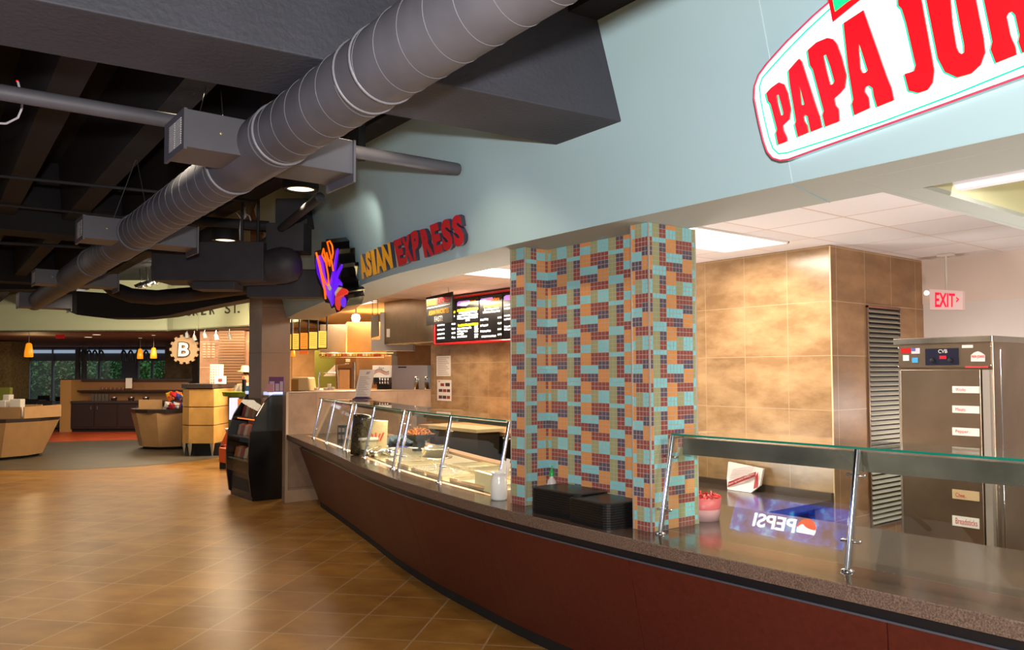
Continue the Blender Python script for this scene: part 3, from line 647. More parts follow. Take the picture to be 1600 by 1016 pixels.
# ASIAN EXPRESS letters
def apx(x, y, off): return fas(440 + x * .2, 340 + y * .2, off)
YEL = M('yellow_letter', C(222, 160, 20), .4, emit=C(222, 150, 10), es=.28); REL = M('red_letter', C(178, 26, 34), .35, emit=C(180, 14, 20), es=.2); LSD = M('charcoal_return', C(52, 54, 72), .5)
_a, _c = fas(556, 312, .28), fas(556, 430, 0)
lamp('SPOT', 'fascia_scallop', tuple(_a + Vector((0, 0, .1))), 16, (1, .93, .75), .04, aim=tuple(_c), spot=62, blend=.7)  # added spot without a fixture, drawing the scallop on the fascia
_a, _c = fas(640, 150, .9), fas(600, 400, 0)
lamp('SPOT', 'fascia_fill', tuple(_a), 26, (.95, .97, 1), .3, aim=tuple(_c), spot=95, blend=1)  # added soft fill brightening the far fascia, no fixture there
words = [('yellow_lettering', 'raised yellow ASIAN lettering on the blue fascia', YEL,
          [('A', 628, 484, 678, 463, 598, 296, 646, 279), ('S', 672, 466, 710, 450, 650, 275, 690, 258), ('I', 716, 452, 745, 440, 694, 260, 720, 248), ('A', 748, 440, 812, 415, 724, 242, 764, 226), ('N', 800, 418, 872, 392, 778, 218, 845, 194)]),
         ('red_lettering', 'raised red EXPRESS lettering on the blue fascia', REL,
          [('E', 915, 384, 968, 362, 872, 182, 930, 160), ('X', 958, 366, 1030, 338, 930, 158, 1000, 128), ('P', 1034, 342, 1078, 326, 1006, 122, 1064, 82), ('R', 1118, 314, 1190, 290, 1078, 98, 1142, 70), ('E', 1196, 290, 1260, 264, 1156, 62, 1218, 36), ('S', 1262, 268, 1342, 240, 1238, 28, 1312, 2), ('S', 1352, 236, 1434, 206, 1322, -4, 1398, -32)])]
for nm, lab, mt_, gs in words:
    p = apx(gs[0][1], gs[0][2], .05); rt = root(nm, p, lab, 'sign')
    for ch, *q_ in gs:
        Q = [apx(q_[i], q_[i + 1], .045) for i in (0, 2, 4, 6)]; n = nrm(sx, Q[0].y)
        b = MB(); text(b, ch, Q, n * .03 + Vector((0, 0, .006)), 0, 1, bold=.06); b.build('letter', [mt_, LSD], rt)

# dancing brush-stroke sign
JO = .17
def jpx(x, y, off=JO): return fas(440 + x * .1575, 340 + y * .1575, off)
jn = nrm(sx, 6.6)
p = jpx(560, 940); rt = root('brush_stroke_sign', p, 'black-sided sign with orange JUMP strokes over purple flame and red pepper', 'sign')
face_ = [(330, 335), (326, 400), (335, 520), (360, 640), (395, 700), (410, 790), (435, 845), (475, 850), (495, 905), (525, 892), (545, 945), (575, 935), (640, 880), (665, 800), (655, 770), (667, 730), (650, 708), (606, 690), (610, 650), (580, 605), (606, 500), (602, 462), (572, 455), (566, 320), (540, 308), (514, 330), (512, 250), (480, 214), (440, 216), (436, 240), (396, 242), (392, 318)]
b = MB(); b.slab([jpx(*q_) for q_ in face_], jn * .135 + Vector((0, 0, .025)), 0, 1); b.build('can_body', [BLKM, M('gloss_black_side', C(14, 12, 12), .12, coat=1)], rt, label='glossy black sign box')
PUR = M('lit_purple', C(96, 20, 225), .3, emit=C(96, 16, 230), es=.85); ORA = M('lit_orange', C(250, 110, 12), .3, emit=C(255, 105, 8), es=.95)
REDL = M('lit_pepper_red', C(220, 50, 30), .3, emit=C(225, 40, 24), es=.7); CRM = M('lit_cream', C(210, 190, 170), .4, emit=C(210, 185, 150), es=.5)
def shape(nm, m, pts, k, lab=None):
    b = MB(); b.slab([jpx(*q_, JO + k) for q_ in pts], jn * .004); b.build(nm, m, rt, label=lab)
shape('flame', PUR, [(338, 400), (352, 378), (392, 372), (415, 420), (438, 600), (470, 660), (505, 520), (540, 325), (558, 310), (562, 330), (545, 470), (530, 560), (585, 470), (600, 478), (598, 500), (550, 600), (570, 615), (600, 655), (600, 680), (565, 670), (520, 740), (518, 850), (495, 882), (478, 830), (440, 760), (402, 680), (352, 560), (338, 480)], .008, 'glowing purple flame')
shape('cream_swash', CRM, [(445, 658), (468, 655), (490, 700), (478, 728), (462, 712)], .012); shape('cream_swash', CRM, [(524, 745), (560, 690), (598, 695), (560, 740), (535, 790)], .012)
shape('pepper', REDL, [(530, 800), (545, 760), (575, 722), (602, 700), (640, 712), (662, 735), (650, 760), (620, 772), (596, 830), (570, 925), (548, 912), (530, 865)], .014, 'red pepper shape')
shape('violet_oval', PUR, [(612 + 27 * cos(a), 838 + 52 * sin(a)) for a in [i * pi / 8 for i in range(16)]], .018)
def stroke(pts, r=.0075):
    b = MB(); b.tube([jpx(x, y, JO + .018) for x, y in pts], r, 8); b.build('letter', ORA, rt)
stroke([(342, 345), (362, 420), (385, 520), (405, 620), (428, 720), (436, 805)], .010)
stroke([(372, 430), (395, 540), (425, 630), (450, 670), (466, 650), (462, 570), (440, 450), (405, 380)])
stroke([(402, 372), (415, 310), (440, 420), (452, 480), (446, 350), (465, 420), (478, 480), (482, 420)])
stroke([(512, 530), (490, 400), (452, 242), (478, 234), (502, 280), (510, 350), (500, 405), (484, 400)])
for pts in ([(558, 312), (535, 480), (515, 640), (500, 850)], [(598, 470), (560, 580), (525, 700), (508, 850)]):
    b = MB(); b.tube([jpx(x, y, JO + .02) for x, y in pts], .007, 6); b.build('brush_streak', PUR, rt)

# hanging screen at the far end of the fascia
def quadbox(mb, q_, dv, mi=0, smi=None): mb.slab([q_[0], q_[1], q_[3], q_[2]], dv, mi, smi)
p = PD(455, 490, 11.2); rt = root('hanging_screen', p, 'small white framed menu screen with purple picture, tucked beside the far pillar', 'screen')
q4 = [PD(440, 489, 11.2), PD(469, 485, 11.2), PD(440, 464, 11.2), PD(466, 462, 11.2)]
b = MB(); quadbox(b, q4, fwd_h * .06); b.build('frame', WHITE_PL, rt)
q4 = [PD(440, 486, 11.19), PD(464, 483, 11.19), PD(440, 464, 11.19), PD(462, 464, 11.19)]
b = MB(); quadbox(b, q4, fwd_h * .005); b.build('screen_glass', M('screen_dark', C(14, 12, 26), .2), rt)
b = MB(); b.slab([PD(440, 484, 11.17), PD(457, 483, 11.17), PD(449, 464, 11.17), PD(440, 464, 11.17)], fwd_h * .004); b.build('picture', M('screen_magenta', C(170, 30, 160), .3, emit=C(170, 30, 165), es=.7), rt)

# ================================================================ KITCHEN CEILING LIGHTS
def troffer(label, x0, x1, y0, y1, z=2.72):
    rt = root('ceiling_light', ((x0 + x1) / 2, (y0 + y1) / 2, z - .012), label, 'ceiling light', 'flat ceiling light panels')
    b = MB(); 
    for a in ((x0, y0, x1, y0 + .015), (x0, y1 - .015, x1, y1), (x0, y0, x0 + .015, y1), (x1 - .015, y0, x1, y1)): b.box(a[0], a[1], z - .014, a[2], a[3], z - .001)
    b.build('frame', M('troffer_frame', C(240, 235, 228), .5), rt)
    b = MB(); b.box(x0 + .015, y0 + .015, z - .008, x1 - .015, y1 - .015, z - .003); b.build('diffuser', LITE, rt)
troffer('square glowing ceiling panel just right of the mosaic column', 4.51, 5.73, 3.71, 4.35)
troffer('glowing ceiling panel above the red framed menu board', 4.70, 5.9, 6.37, 7.0)
troffer('bright long ceiling panel in the far kitchen behind the steel hood', 5.0, 5.9, 11.0, 12.4, 2.77)
# fluorescent fixture in the trough
rt = root('fluorescent_fixture', (3.75, .5, 2.5), 'white curved fluorescent fixture in the soffit trough at top right', 'ceiling light')
b = MB(); a_ = PZ(1482, 287, 2.44); 
YE = a_.y; XE = a_.x
prof = [(0, .0), (.02, -.045), (.06, -.075), (.11, -.075), (.13, -.03), (.13, .02), (0, .02)]
vs = []
for y in (YE, YE - 1.9):
    for o, z in prof: vs.append(Vector((XE + .01 + o, y, 2.50 + z)))
k = len(prof); b.add(vs, [(j, (j + 1) % k, k + (j + 1) % k, k + j) for j in range(k)]); b.add(vs[:k], [tuple(range(k))]); b.add(vs[k:], [tuple(reversed(range(k)))])
b.build('reflector_shell', M('fixture_white', C(228, 226, 232), .35, emit=C(228, 226, 235), es=.3), rt)
b = MB(); b.box(XE + .15, YE - 1.9, 2.60, XE + .30, YE - .35, 2.68); b.build('ballast', M('fixture_body', C(215, 214, 222), .4), rt)
b = MB(); b.tube([Vector((XE + .2, YE - .4, 2.57)), Vector((XE + .2, YE - 1.8, 2.57))], .018, 12); b.build('fluorescent_tube', M('lit_tube', C(255, 255, 245), .4, emit=C(255, 252, 235), es=5), rt)

# ================================================================ ITEMS ON THE COUNTER
TOP = .8702
TR = M('tray_black', C(15, 14, 15), .33, var=.15)
def tray(c, ang, label, group, z, w=.355, d=.46):
    b = MB(); R_ = Matrix.Rotation(ang, 3, 'Z'); c = Vector((c[0], c[1], z))
    def rr(w, d, r, zz): return [c + R_ @ Vector((sx_ * (w / 2 - r) + r * cos(a), sy_ * (d / 2 - r) + r * sin(a), zz)) for sx_, sy_, a0 in ((1, 1, 0), (-1, 1, pi / 2), (-1, -1, pi), (1, -1, 1.5 * pi)) for a in (a0, a0 + pi / 8, a0 + pi / 4, a0 + 3 * pi / 8, a0 + pi / 2)]
    L_ = [rr(w - .05, d - .05, .03, 0), rr(w, d, .04, .010), rr(w + .008, d + .008, .042, .012), rr(w + .006, d + .006, .041, .0085)]
    n = len(L_[0]); vs = [p for l in L_ for p in l]
    fs = [(i * n + j, i * n + (j + 1) % n, (i + 1) * n + (j + 1) % n, (i + 1) * n + j) for i in range(len(L_) - 1) for j in range(n)]
    b.add(vs, fs, 0, True)
    return b, L_
def flip_tray(c, ang, label, group, z, w, d, name='serving_tray'):
    """Upside-down tray: rim at the bottom, base on top."""
    b = MB(); R_ = Matrix.Rotation(ang, 3, 'Z'); c = Vector((c[0], c[1], z))
    def rr(g, r, zz): return [c + R_ @ Vector((a_ * ((w - g) / 2 - r) + r * cos(a), b_ * ((d - g) / 2 - r) + r * sin(a), zz)) for a_, b_, a0 in ((1, 1, 0), (-1, 1, pi / 2), (-1, -1, pi), (1, -1, 1.5 * pi)) for a in [a0 + i * pi / 8 for i in range(5)]]
    tp_ = .0165 if 'topmost' in label else .0124
    L_ = [rr(.002, .05, 0), rr(0, .05, .001), rr(0, .05, .0112), rr(.002, .05, .0122), rr(.03, .04, tp_), rr(.12, .02, tp_)]
    n = len(L_[0]); vs = [p for l in L_ for p in l]
    fs = [(i * n + j, i * n + (j + 1) % n, (i + 1) * n + (j + 1) % n, (i + 1) * n + j) for i in range(len(L_) - 1) for j in range(n)]
    b.add(vs, fs, 0, False); b.add(L_[0], [tuple(reversed(range(n)))]); b.add(L_[-1], [tuple(range(n))])
    return b.build(name, TR, label=label, cat='tray', group=group)
def stack(c, ang, n, w, d, side):
    for i in range(n):
        lab = ('topmost black tray of the %s stack in front of the mosaic niche' if i == n - 1 else 'black plastic tray inside the %s stack in front of the mosaic niche') % side
        flip_tray(c, ang, lab, 'black trays in the %s stack' % side, TOP + i * .0126, w, d)
stack((2.975, 3.33), radians(1), 11, .255, .40, 'left')
stack((2.945, 3.02), radians(-4), 10, .26, .33, 'right')
# white crock with wrapped utensils
def base_at(u, v): return PZ(u, v, TOP)
c = base_at(775, 783) + Vector((.045, .03, 0)); c = Vector((c.x, c.y, TOP))
rt = root('utensil_crock', c, 'white ceramic crock of paper wrapped utensils beside the mosaic column', 'crock')
b = MB(); b.lathe([(0, 0), (.046, 0), (.052, .01), (.053, .09), (.050, .125), (.043, .145), (.045, .16), (.050, .168), (.047, .17), (.040, .158), (.038, .02), (0, .02)], c, 32); b.build('jar', WHITE_C, rt)
for i, (dx, dy, tx, ty, h_) in enumerate(((.012, -.01, .055, -.03, .25), (.0, .012, .05, .0, .235), (.02, .005, .07, -.015, .225), (-.005, -.012, .03, -.03, .215))):
    b = MB(); a = c + Vector((dx, dy, .03)); t = c + Vector((tx, ty, h_)); d_ = (t - a).normalized(); s_ = d_.cross(Vector((1, .3, 0))).normalized()
    b.slab([a - s_ * .011, a + s_ * .011, t + s_ * .014, t - s_ * .014], d_.cross(s_) * .005); w = b.build('wrapped_utensil', WHITE_P, rt)
    b = MB(); b.slab([a + d_ * .13 - s_ * .003 - d_.cross(s_) * .0006, a + d_ * .13 + s_ * .001 - d_.cross(s_) * .0006, t - d_ * .03 + s_ * .001 - d_.cross(s_) * .0006, t - d_ * .03 - s_ * .003 - d_.cross(s_) * .0006], -d_.cross(s_) * .0006); b.build('printed_stripe', M('grey_print', C(90, 90, 110), .6), w)
# green capped bottle
c = Vector((3.06, 3.58, TOP)); rt = root('squeeze_bottle', c, 'clear squeeze bottle with green cap behind the left tray stack', 'bottle')
b = MB(); b.lathe([(0, 0), (.027, 0), (.029, .01), (.029, .13), (.026, .15), (.012, .168), (.012, .18)], c, 20); b.build('bottle_body', M('cloudy_plastic', C(190, 180, 178), .2, coat=.5), rt)
b = MB(); b.lathe([(.0145, .178), (.0145, .20), (.010, .207), (.004, .225), (.003, .238), (0, .24)], c, 16); b.build('cap', M('green_cap', C(20, 150, 60), .35), rt, label='green twist cap')
# cream paper card holder beside crock
b = MB(); q4 = [base_at(742, 762), base_at(770, 772)]; v_ = Vector((.03, .0, .0)); Hh = Vector((.012, 0, .115))
b.slab([q4[0], q4[1], q4[1] + Hh + Vector((.0, 0, .0)), q4[0] + Hh + Vector((-.008, .01, 0))], v_); b.build('paper_box', M('cream_carton', C(236, 216, 170), .6), label='plain cream upright paper box on the counter behind the crock', cat='box')
# pans of the hot well
PAN = M('pan_steel', C(230, 218, 192), .22, .85); PANI = M('pan_inner_steel', C(212, 198, 166), .3, .8)
def frame_at(y, off): n = nrm(fx, y); t = Vector((-n.y, n.x, 0)); return at(fx, y, off, .8724), n, t
def pan(label, y, off, wn, wt, h=.03, group='steel pans in the hot well', lid=True):
    o, n, t = frame_at(y, off); rt = root('steel_pan', o, label, 'food pan', group)
    def P(a, c, z): return o + n * a + t * c + Vector((0, 0, z))
    b = MB(); A0, A1, B0, B1 = -wn / 2, wn / 2, -wt / 2, wt / 2; r = .018
    outer = [P(A0, B0, h), P(A1, B0, h), P(A1, B1, h), P(A0, B1, h)]; inner = [P(A0 + r, B0 + r, h), P(A1 - r, B0 + r, h), P(A1 - r, B1 - r, h), P(A0 + r, B1 - r, h)]
    b.slab(outer, (0, 0, -.004), 0, None, [inner])
    bot = [p - Vector((0, 0, h - .004)) for p in inner]
    b.add(inner + bot, [(i, (i + 1) % 4, 4 + (i + 1) % 4, 4 + i) for i in range(4)], 1); b.add(bot, [(0, 1, 2, 3)], 1)
    b.add([p - Vector((0, 0, .004)) for p in outer] + [p - Vector((0, 0, h)) for p in outer], [(i, (i + 1) % 4, 4 + (i + 1) % 4, 4 + i) for i in range(4)], 0)
    b.build('pan_body', [PAN, PANI], rt)
    if lid:
        b = MB(); b.slab([P(A0 + .02, B0 + .02, h - .006), P(A1 - .1, B0 + .02, h + .004), P(A1 - .1, B1 - .02, h + .004), P(A0 + .02, B1 - .02, h - .006)], (0, 0, .004)); b.tube([P(-.03, -.04, h + .006), P(-.03, -.035, h + .028), P(-.03, .035, h + .028), P(-.03, .04, h + .006)], .004, 6); b.build('pan_lid', PAN, rt)
pn = [(4.62, .45, .34, .52, False, 'nearest long steel pan in the hot well, next to the cream paper box'), (5.15, .45, .34, .30, True, 'lidded steel pan in the front row, second from the mosaic column'),
      (5.50, .45, .34, .30, True, 'lidded steel pan in the front row, third from the mosaic column'), (5.85, .45, .34, .28, False, 'open steel pan in the front row behind the double posts'),
      (6.2, .45, .34, .28, True, 'lidded steel pan in the front row nearest the ladles'),
      (4.75, .82, .30, .34, False, 'open steel pan in the back row nearest the mosaic column'), (5.15, .82, .30, .34, False, 'open steel pan in the back row, second from the mosaic column'), (5.55, .82, .30, .34, False, 'open steel pan in the back row, third from the mosaic column')]
for y, off, wn, wt, lid, lab in pn: pan(lab, y, off, wn, wt, .028, lid=lid)
# round pots
def pot(label, y, off, r, h, name='steel_pot', cat='pot', band=True):
    o, n, t = frame_at(y, off); o.z = .8724 + (0 if band else 0); rt = root(name, o, label, cat)
    b = MB(); b.lathe([(0, 0), (r, 0), (r, h), (r + .008, h), (r + .008, h + .006), (r - .006, h + .006), (r - .006, .01), (0, .01)], o, 32); b.build('pot_body', PAN, rt)
    b = MB(); b.lathe([(r + .03, .0), (r + .03, .012), (r + .002, .012), (r + .002, 0)], o, 32); b.build('collar', PAN, rt)
pot('wide round steel pot in the hot well behind the pans', 6.45, .78, .125, .085)
pot('shallow round steel pot behind the wide pot', 6.80, .90, .10, .07)
# bowl of fried noodles
o, n, t = frame_at(7.15, .85); rt = root('noodle_bowl', o, 'dark bowl heaped with fried noodles behind the double posts', 'bowl')
b = MB(); b.lathe([(0, .10), (.08, .10), (.17, .165), (.165, .17), (.07, .11), (0, .11)], o, 28); b.lathe([(.07, 0), (.06, .1)], o, 16); b.build('bowl_body', BLKM, rt)
b = MB(); random.seed(3)
for i in range(90):
    a = random.random() * 6.28; r_ = random.random() ** .6 * .12; z = .15 + (.12 - r_) * .45 + random.random() * .015
    p = o + Vector((r_ * cos(a), r_ * sin(a), z)); q_ = p + Vector((random.uniform(-.05, .05), random.uniform(-.05, .05), random.uniform(-.01, .03)))
    b.tube([p, (p + q_) / 2 + Vector((0, 0, .015)), q_], .006, 5)
nd = b.build('fried_noodles', M('noodle_orange', C(206, 122, 50), .5, var=.25, vscale=30), rt); nd['kind'] = 'stuff'
# tall speckled canister
c = Vector(base_at(549, 712)) + Vector((.08, .05, 0)); c.z = TOP
b = MB(); ax = Vector((.05, -.06, .5))
b.lathe([(0, 0), (.062, 0), (.068, .05), (.088, .32), (.092, .355), (.086, .38), (.06, .392), (0, .394)], c, 28, 0, Vector((0, 0, 1)) + right * .16)
b.build('soup_canister', M('speckled_black', C(24, 22, 18), .25, col2=C(74, 62, 34), vscale=60), label='tall black speckled canister behind the sneeze guard', cat='canister')
# cream menu carton with red picture
c = base_at(590, 712); c = Vector((c.x + .06, c.y + .10, TOP))
rt = root('food_carton', c, 'tall cream board with red fries picture on the counter', 'carton')
q4 = [c + right * -.10, c + right * .07, c + right * -.10 + Vector((0, 0, .33)), c + right * .085 + Vector((0, 0, .32))]
b = MB(); b.slab([q4[0], q4[1], q4[3], q4[2]], fwd_h * .06); b.build('carton_body', M('cream_board', C(222, 196, 150), .6), rt, bevel=.01)
b = MB()
for k, (dx, tl) in enumerate(((-.05, -.02), (-.03, .0), (-.01, .02), (.012, .035))):
    a = c + right * (dx) - fwd_h * .004 + Vector((0, 0, .13)); t = c + right * (dx + tl) - fwd_h * .004 + Vector((0, 0, .20 + .01 * (k % 2))); b.slab([a, a + right * .014, t + right * .014, t], -fwd_h * .002)
b.build('red_picture', M('print_red', C(214, 60, 30), .5), rt, label='red fries picture')
# small white tub and ladles, blue cloth
c = base_at(566, 712) + Vector((.08, .04, 0)); c.z = TOP
rt = root('plastic_tub', c, 'small white rimmed plastic tub in front of the cream board', 'tub')
b = MB(); b.lathe([(0, 0), (.075, 0), (.09, .15), (.0, .15)], c, 24); b.build('tub_body', M('clear_tub', C(190, 175, 140), .3), rt)
b = MB(); b.lathe([(.09, .14), (.102, .14), (.102, .165), (.0, .168)], c, 24); b.build('rim', WHITE_PL, rt, label='white rim')
for i, (u, v, r_, lab) in enumerate(((551, 703, .045, 'leftmost steel ladle bowl by the canister'), (560, 708, .05, 'second steel ladle bowl from the canister'), (573, 711, .05, 'third steel ladle bowl from the canister'), (588, 708, .055, 'fourth steel ladle bowl with blue handle'), (600, 710, .05, 'rightmost steel ladle bowl by the double posts'))):
    c = base_at(u, v + 6) + Vector((.1, .04, 0)); c.z = TOP; rt = root('steel_ladle', c, lab, 'ladle', 'ladles beside the tub')
    b = MB(); b.lathe([(0, .004), (r_ * .6, .008), (r_ * .95, .035), (r_, .06), (r_ * .93, .06), (r_ * .85, .036), (0, .016)], c, 20); b.build('ladle_bowl', CHROME, rt)
    b = MB(); b.tube([c + Vector((r_ * .9, 0, .055)), c + Vector((.16, .05 - .02 * i, .075)), c + Vector((.26, .08 - .03 * i, .07))], .007, 8); b.build('handle', M('blue_handle', C(50, 50, 150), .4) if i == 3 else CHROME, rt, label='dark blue handle' if i == 3 else None)
b = MB(); random.seed(5); c = base_at(606, 700) + Vector((.35, .25, 0)); c.z = TOP; N_ = 14; vs = []
for i in range(N_):
    for j in range(N_):
        vs.append(c + Vector(((i / N_ - .5) * .42, (j / N_ - .5) * .42, .05 + .035 * sin(i * .9 + j * .5) + .025 * sin(j * 1.4 + i * .3))))
b.add(vs, [(i * N_ + j, (i + 1) * N_ + j, (i + 1) * N_ + j + 1, i * N_ + j + 1) for i in range(N_ - 1) for j in range(N_ - 1)], 0, True)
o_ = b.build('folded_cloth', M('blue_grey_cloth', C(96, 112, 124), .8), label='crumpled blue grey cloth between tub and noodle bowl', cat='cloth'); s_ = o_.modifiers.new('solid', 'SOLIDIFY'); s_.thickness = .02
# small dark picture card behind far guard
b = MB(); a = base_at(511, 693) + Vector((.18, .12, 0)); a.z = TOP
rt = root('picture_card', a, 'small black card with pale pictures behind the farthest guard', 'card')
b = MB(); b.slab([a, a + right * .14, a + right * .14 + Vector((0, 0, .19)), a + Vector((0, 0, .19))], fwd_h * .01); b.build('card', BLKM, rt)
for i in range(3):
    for j in range(2):
        b = MB(); o = a + right * (.012 + i * .042) + Vector((0, 0, .03 + j * .08)) - fwd_h * .002; b.slab([o, o + right * .03, o + right * .03 + Vector((0, 0, .05)), o + Vector((0, 0, .05))], fwd_h * .001); b.build('picture', M('card_photo', C(120, 100, 100), .5), rt)
# small sign standing on the glass shelf
yb = 7.25; o = post_line(yb)[0] + nrm(fx, yb) * .25; o.z = 1.3552
o = PZ(566, 624, 1.3555)
rt = root('shelf_sign', o, 'white printed sign in a clear stand on the glass shelf', 'sign')
b = MB(); b.hexa([o + right * a_ + fwd_h * d_ + Vector((0, 0, z)) for z, w in ((0, .11), (.03, .06)) for a_, d_ in ((-w, -.05), (w, -.05), (w, .05), (-w, .05))]); b.build('stand_base', M('purple_black_base', C(40, 12, 44), .3), rt, label='dark purple base')
tl = Vector((0, 0, 0)); A_ = o + Vector((0, 0, .03)) - right * .09; B_ = o + Vector((0, 0, .03)) + right * .085; U_ = Vector((0, 0, .31)) + right * .055 + fwd_h * .03
b = MB(); b.slab([A_, B_, B_ + U_, A_ + U_ - right * .0], fwd_h * .006); b.build('printed_sheet', M('sheet', C(196, 182, 172), .6), rt)
b = MB(); W_ = (B_ - A_)
for k in range(11):
    z = .06 + k * .066; w = .8 - .12 * (k % 3); a = A_ + U_ * z - fwd_h * .002; b.slab([a + W_ * .1, a + W_ * w, a + W_ * w + U_ * .022, a + W_ * .1 + U_ * .022], -fwd_h * .0005)
b.slab([A_ + U_ * .83 + W_ * .45 - fwd_h * .002, A_ + U_ * .83 + W_ * .65 - fwd_h * .002, A_ + U_ * .93 + W_ * .75 - fwd_h * .002, A_ + U_ * .93 + W_ * .5 - fwd_h * .002], -fwd_h * .0005)
b.build('print_lines', M('sheet_ink', C(150, 130, 124), .7), rt)

# ================================================================ BEHIND THE COUNTER, RIGHT SIDE
# lower stone work counter against the stone wall
rt = root('work_counter', (5.3, 4.4, 0), 'low dark stone work counter against the stone wall right of the column', 'counter')
b = MB(); b.box(4.25, 3.60, .55, 6.139, 5.6, .60); b.build('worktop', STONET, rt)
b = MB(); b.box(6.10, 3.60, .60, 6.139, 5.6, .655); b.build('backsplash', STONET, rt)
b = MB(); b.box(4.35, 3.75, 0, 6.1, 5.55, .55); b.build('cabinet', BLKM, rt)
b = MB(); b.box(5.55, 5.6, .0, 6.139, 5.66, 1.25); b.build('brick_screen', TILE('small_brick', C(150, 106, 58), C(178, 132, 78), C(110, 80, 48), .2, .09, .006, offset=.5, rough=.6), rt, label='small brick side screen')
# pizza box leaning on the wall
a, c = PX(1141, 771, 6.0), PX(1186, 771, 6.0); a.z = c.z = .602
A_ = Vector((5.93, 4.56, .602)); B_ = Vector((5.93, 4.20, .602)); 
rt = root('pizza_box', (5.98, 4.4, .602), 'open white pizza box with red stripe leaning on the stone wall', 'pizza box')
b = MB(); P = [Vector((5.92, 4.50, .602)), Vector((5.92, 4.25, .602)), Vector((6.0, 4.215, .66)), Vector((6.07, 4.23, .80)), Vector((6.07, 4.60, .83)), Vector((6.02, 4.58, .69))]
b.slab(P, (.025, 0, 0)); b.build('box_lid', M('box_white', C(216, 206, 200), .6), rt, bevel=.003)
b = MB(); dx = Vector((-.004, 0, 0)); a, c = Vector((5.935, 4.505, .622)), Vector((6.02, 4.27, .735)); b.slab([a + dx, c + dx, c + dx + Vector((.012, 0, .04)), a + dx + Vector((.012, .0, .045))], (-.001, 0, 0))
b.slab([c + dx, c + dx + Vector((.012, -.02, .04)), Vector((5.99, 4.225, .65)) + dx * 2, Vector((5.96, 4.25, .61)) + dx * 3], (-.001, 0, 0)); b.build('red_stripe', M('box_red', C(160, 24, 34), .5), rt)
b = MB(); L0 = a + dx * 1.6; L1 = c + dx * 1.6; text(b, 'Better Ingredients. Better Pizza.', [L0 + Vector((0, -.01, .012)), L1 + Vector((0, .01, .012)), L0 + Vector((.008, -.01, .034)), L1 + Vector((.008, .01, .034))]); b.build('printed_words', WHITE_P, rt)
b = MB()
for k in range(7):
    z = .70 + k * .014; x_ = 5.925 + (z - .6) * .65; b.slab([Vector((x_ - .004, 4.53, z - .02)), Vector((x_ - .002, 4.30, z + .03)), Vector((x_ - .002, 4.30, z + .035)), Vector((x_ - .004, 4.53, z - .015))], (-.0008, 0, 0))
b.build('pink_print', M('box_pink', C(206, 160, 160), .6), rt)
# pink tub
c = PZ(1108, 815, .871); c = Vector((c.x + .03, c.y + .06, .871)); rt = root('pink_tub', c, 'pink and red round tub on the counter just behind the mosaic column', 'tub')
b = MB(); b.lathe([(0, 0), (.082, 0), (.088, .06)], c, 28); b.build('tub_base', M('tub_pale_pink', C(214, 160, 164), .4), rt, label='pale pink lower half')
b = MB(); b.lathe([(.088, .06), (.094, .12), (.088, .12), (.07, .10), (0, .10)], c, 28); b.build('tub_wall', M('tub_pink', C(205, 92, 96), .4), rt, label='rose upper half')
b = MB(); random.seed(2)
for k in range(14): a_ = k * .45; p = c + Vector((.07 * cos(a_), .07 * sin(a_), .115)); b.tube([p, p + Vector((random.uniform(-.03, .03), random.uniform(-.03, .03), .02)), p + Vector((.03 * cos(a_ + 1), .03 * sin(a_ + 1), .008))], .006, 5)
b.build('red_ribbon', M('ribbon_red', C(220, 44, 30), .5), rt)
# louvred vent
rt = root('wall_vent', (6.98, 3.59, .3), 'tall grey louvred vent in the stone wall beside the steel cabinet', 'vent')
b = MB()
for a in ((6.70, .3, 6.715, 2.235), (7.27, .3, 7.285, 2.235), (6.70, 2.22, 7.285, 2.235), (6.70, .3, 7.285, .315)): b.box(a[0], 3.578, a[1], a[2], 3.5985, a[3])
b.build('frame', STEELD, rt)
LV = M('louvre_grey', C(190, 184, 166), .4, .2)
for k in range(44):
    z = .33 + k * .043; b = MB(); b.hexa([(6.715, 3.572, z), (7.27, 3.572, z), (7.27, 3.597, z + .022), (6.715, 3.597, z + .022), (6.715, 3.572, z + .004), (7.27, 3.572, z + .004), (7.27, 3.597, z + .026), (6.715, 3.597, z + .026)]); b.build('louvre', LV, rt)
b = MB(); b.box(6.715, 3.597, .315, 7.27, 3.5988, 2.22); b.build('backing', BLKM, rt)
# steel holding cabinet
X0 = 6.0; p_tl, p_tr = PX(1397, 528, X0), PX(1552, 526, X0); YL, YR = p_tl.y, p_tr.y
rt = root('holding_cabinet', (X0 + .4, (YL + YR) / 2, 0), 'tall stainless warming cabinet with white shelf labels on its door', 'warming cabinet')
zt = PX(1475, 527, X0).z
b = MB(); b.box(X0 + .02, YR + .01, .12, X0 + .85, YL - .02, zt - .03); b.build('cabinet_body', STEELD, rt, bevel=.004)
b = MB(); b.box(X0 - .015, YR, zt - .045, X0 + .86, YL, zt); b.build('top_cap', STEEL, rt, bevel=.004)
zp = PX(1475, 575, X0).z
b = MB(); b.box(X0, YR + .02, zp + .005, X0 + .02, YL - .03, zt - .046); cp = b.build('control_panel', STEELD, rt)
def pq(u0, v0, u1, v1, X): a, c = PX(u0, v1, X), PX(u1, v0, X); return [Vector((X, a.y, a.z)), Vector((X, c.y, a.z)), Vector((X, a.y, c.z)), Vector((X, c.y, c.z))]
def plate(name, u0, v0, u1, v1, X, m, par, th=.004, label=None):
    q_ = pq(u0, v0, u1, v1, X); b = MB(); b.slab([q_[0], q_[1], q_[3], q_[2]], (th, 0, 0)); return b.build(name, m, par, label=label)
plate('display_board', 1446, 544, 1498, 571, X0 - .006, M('navy_panel', C(24, 26, 46), .3), cp)
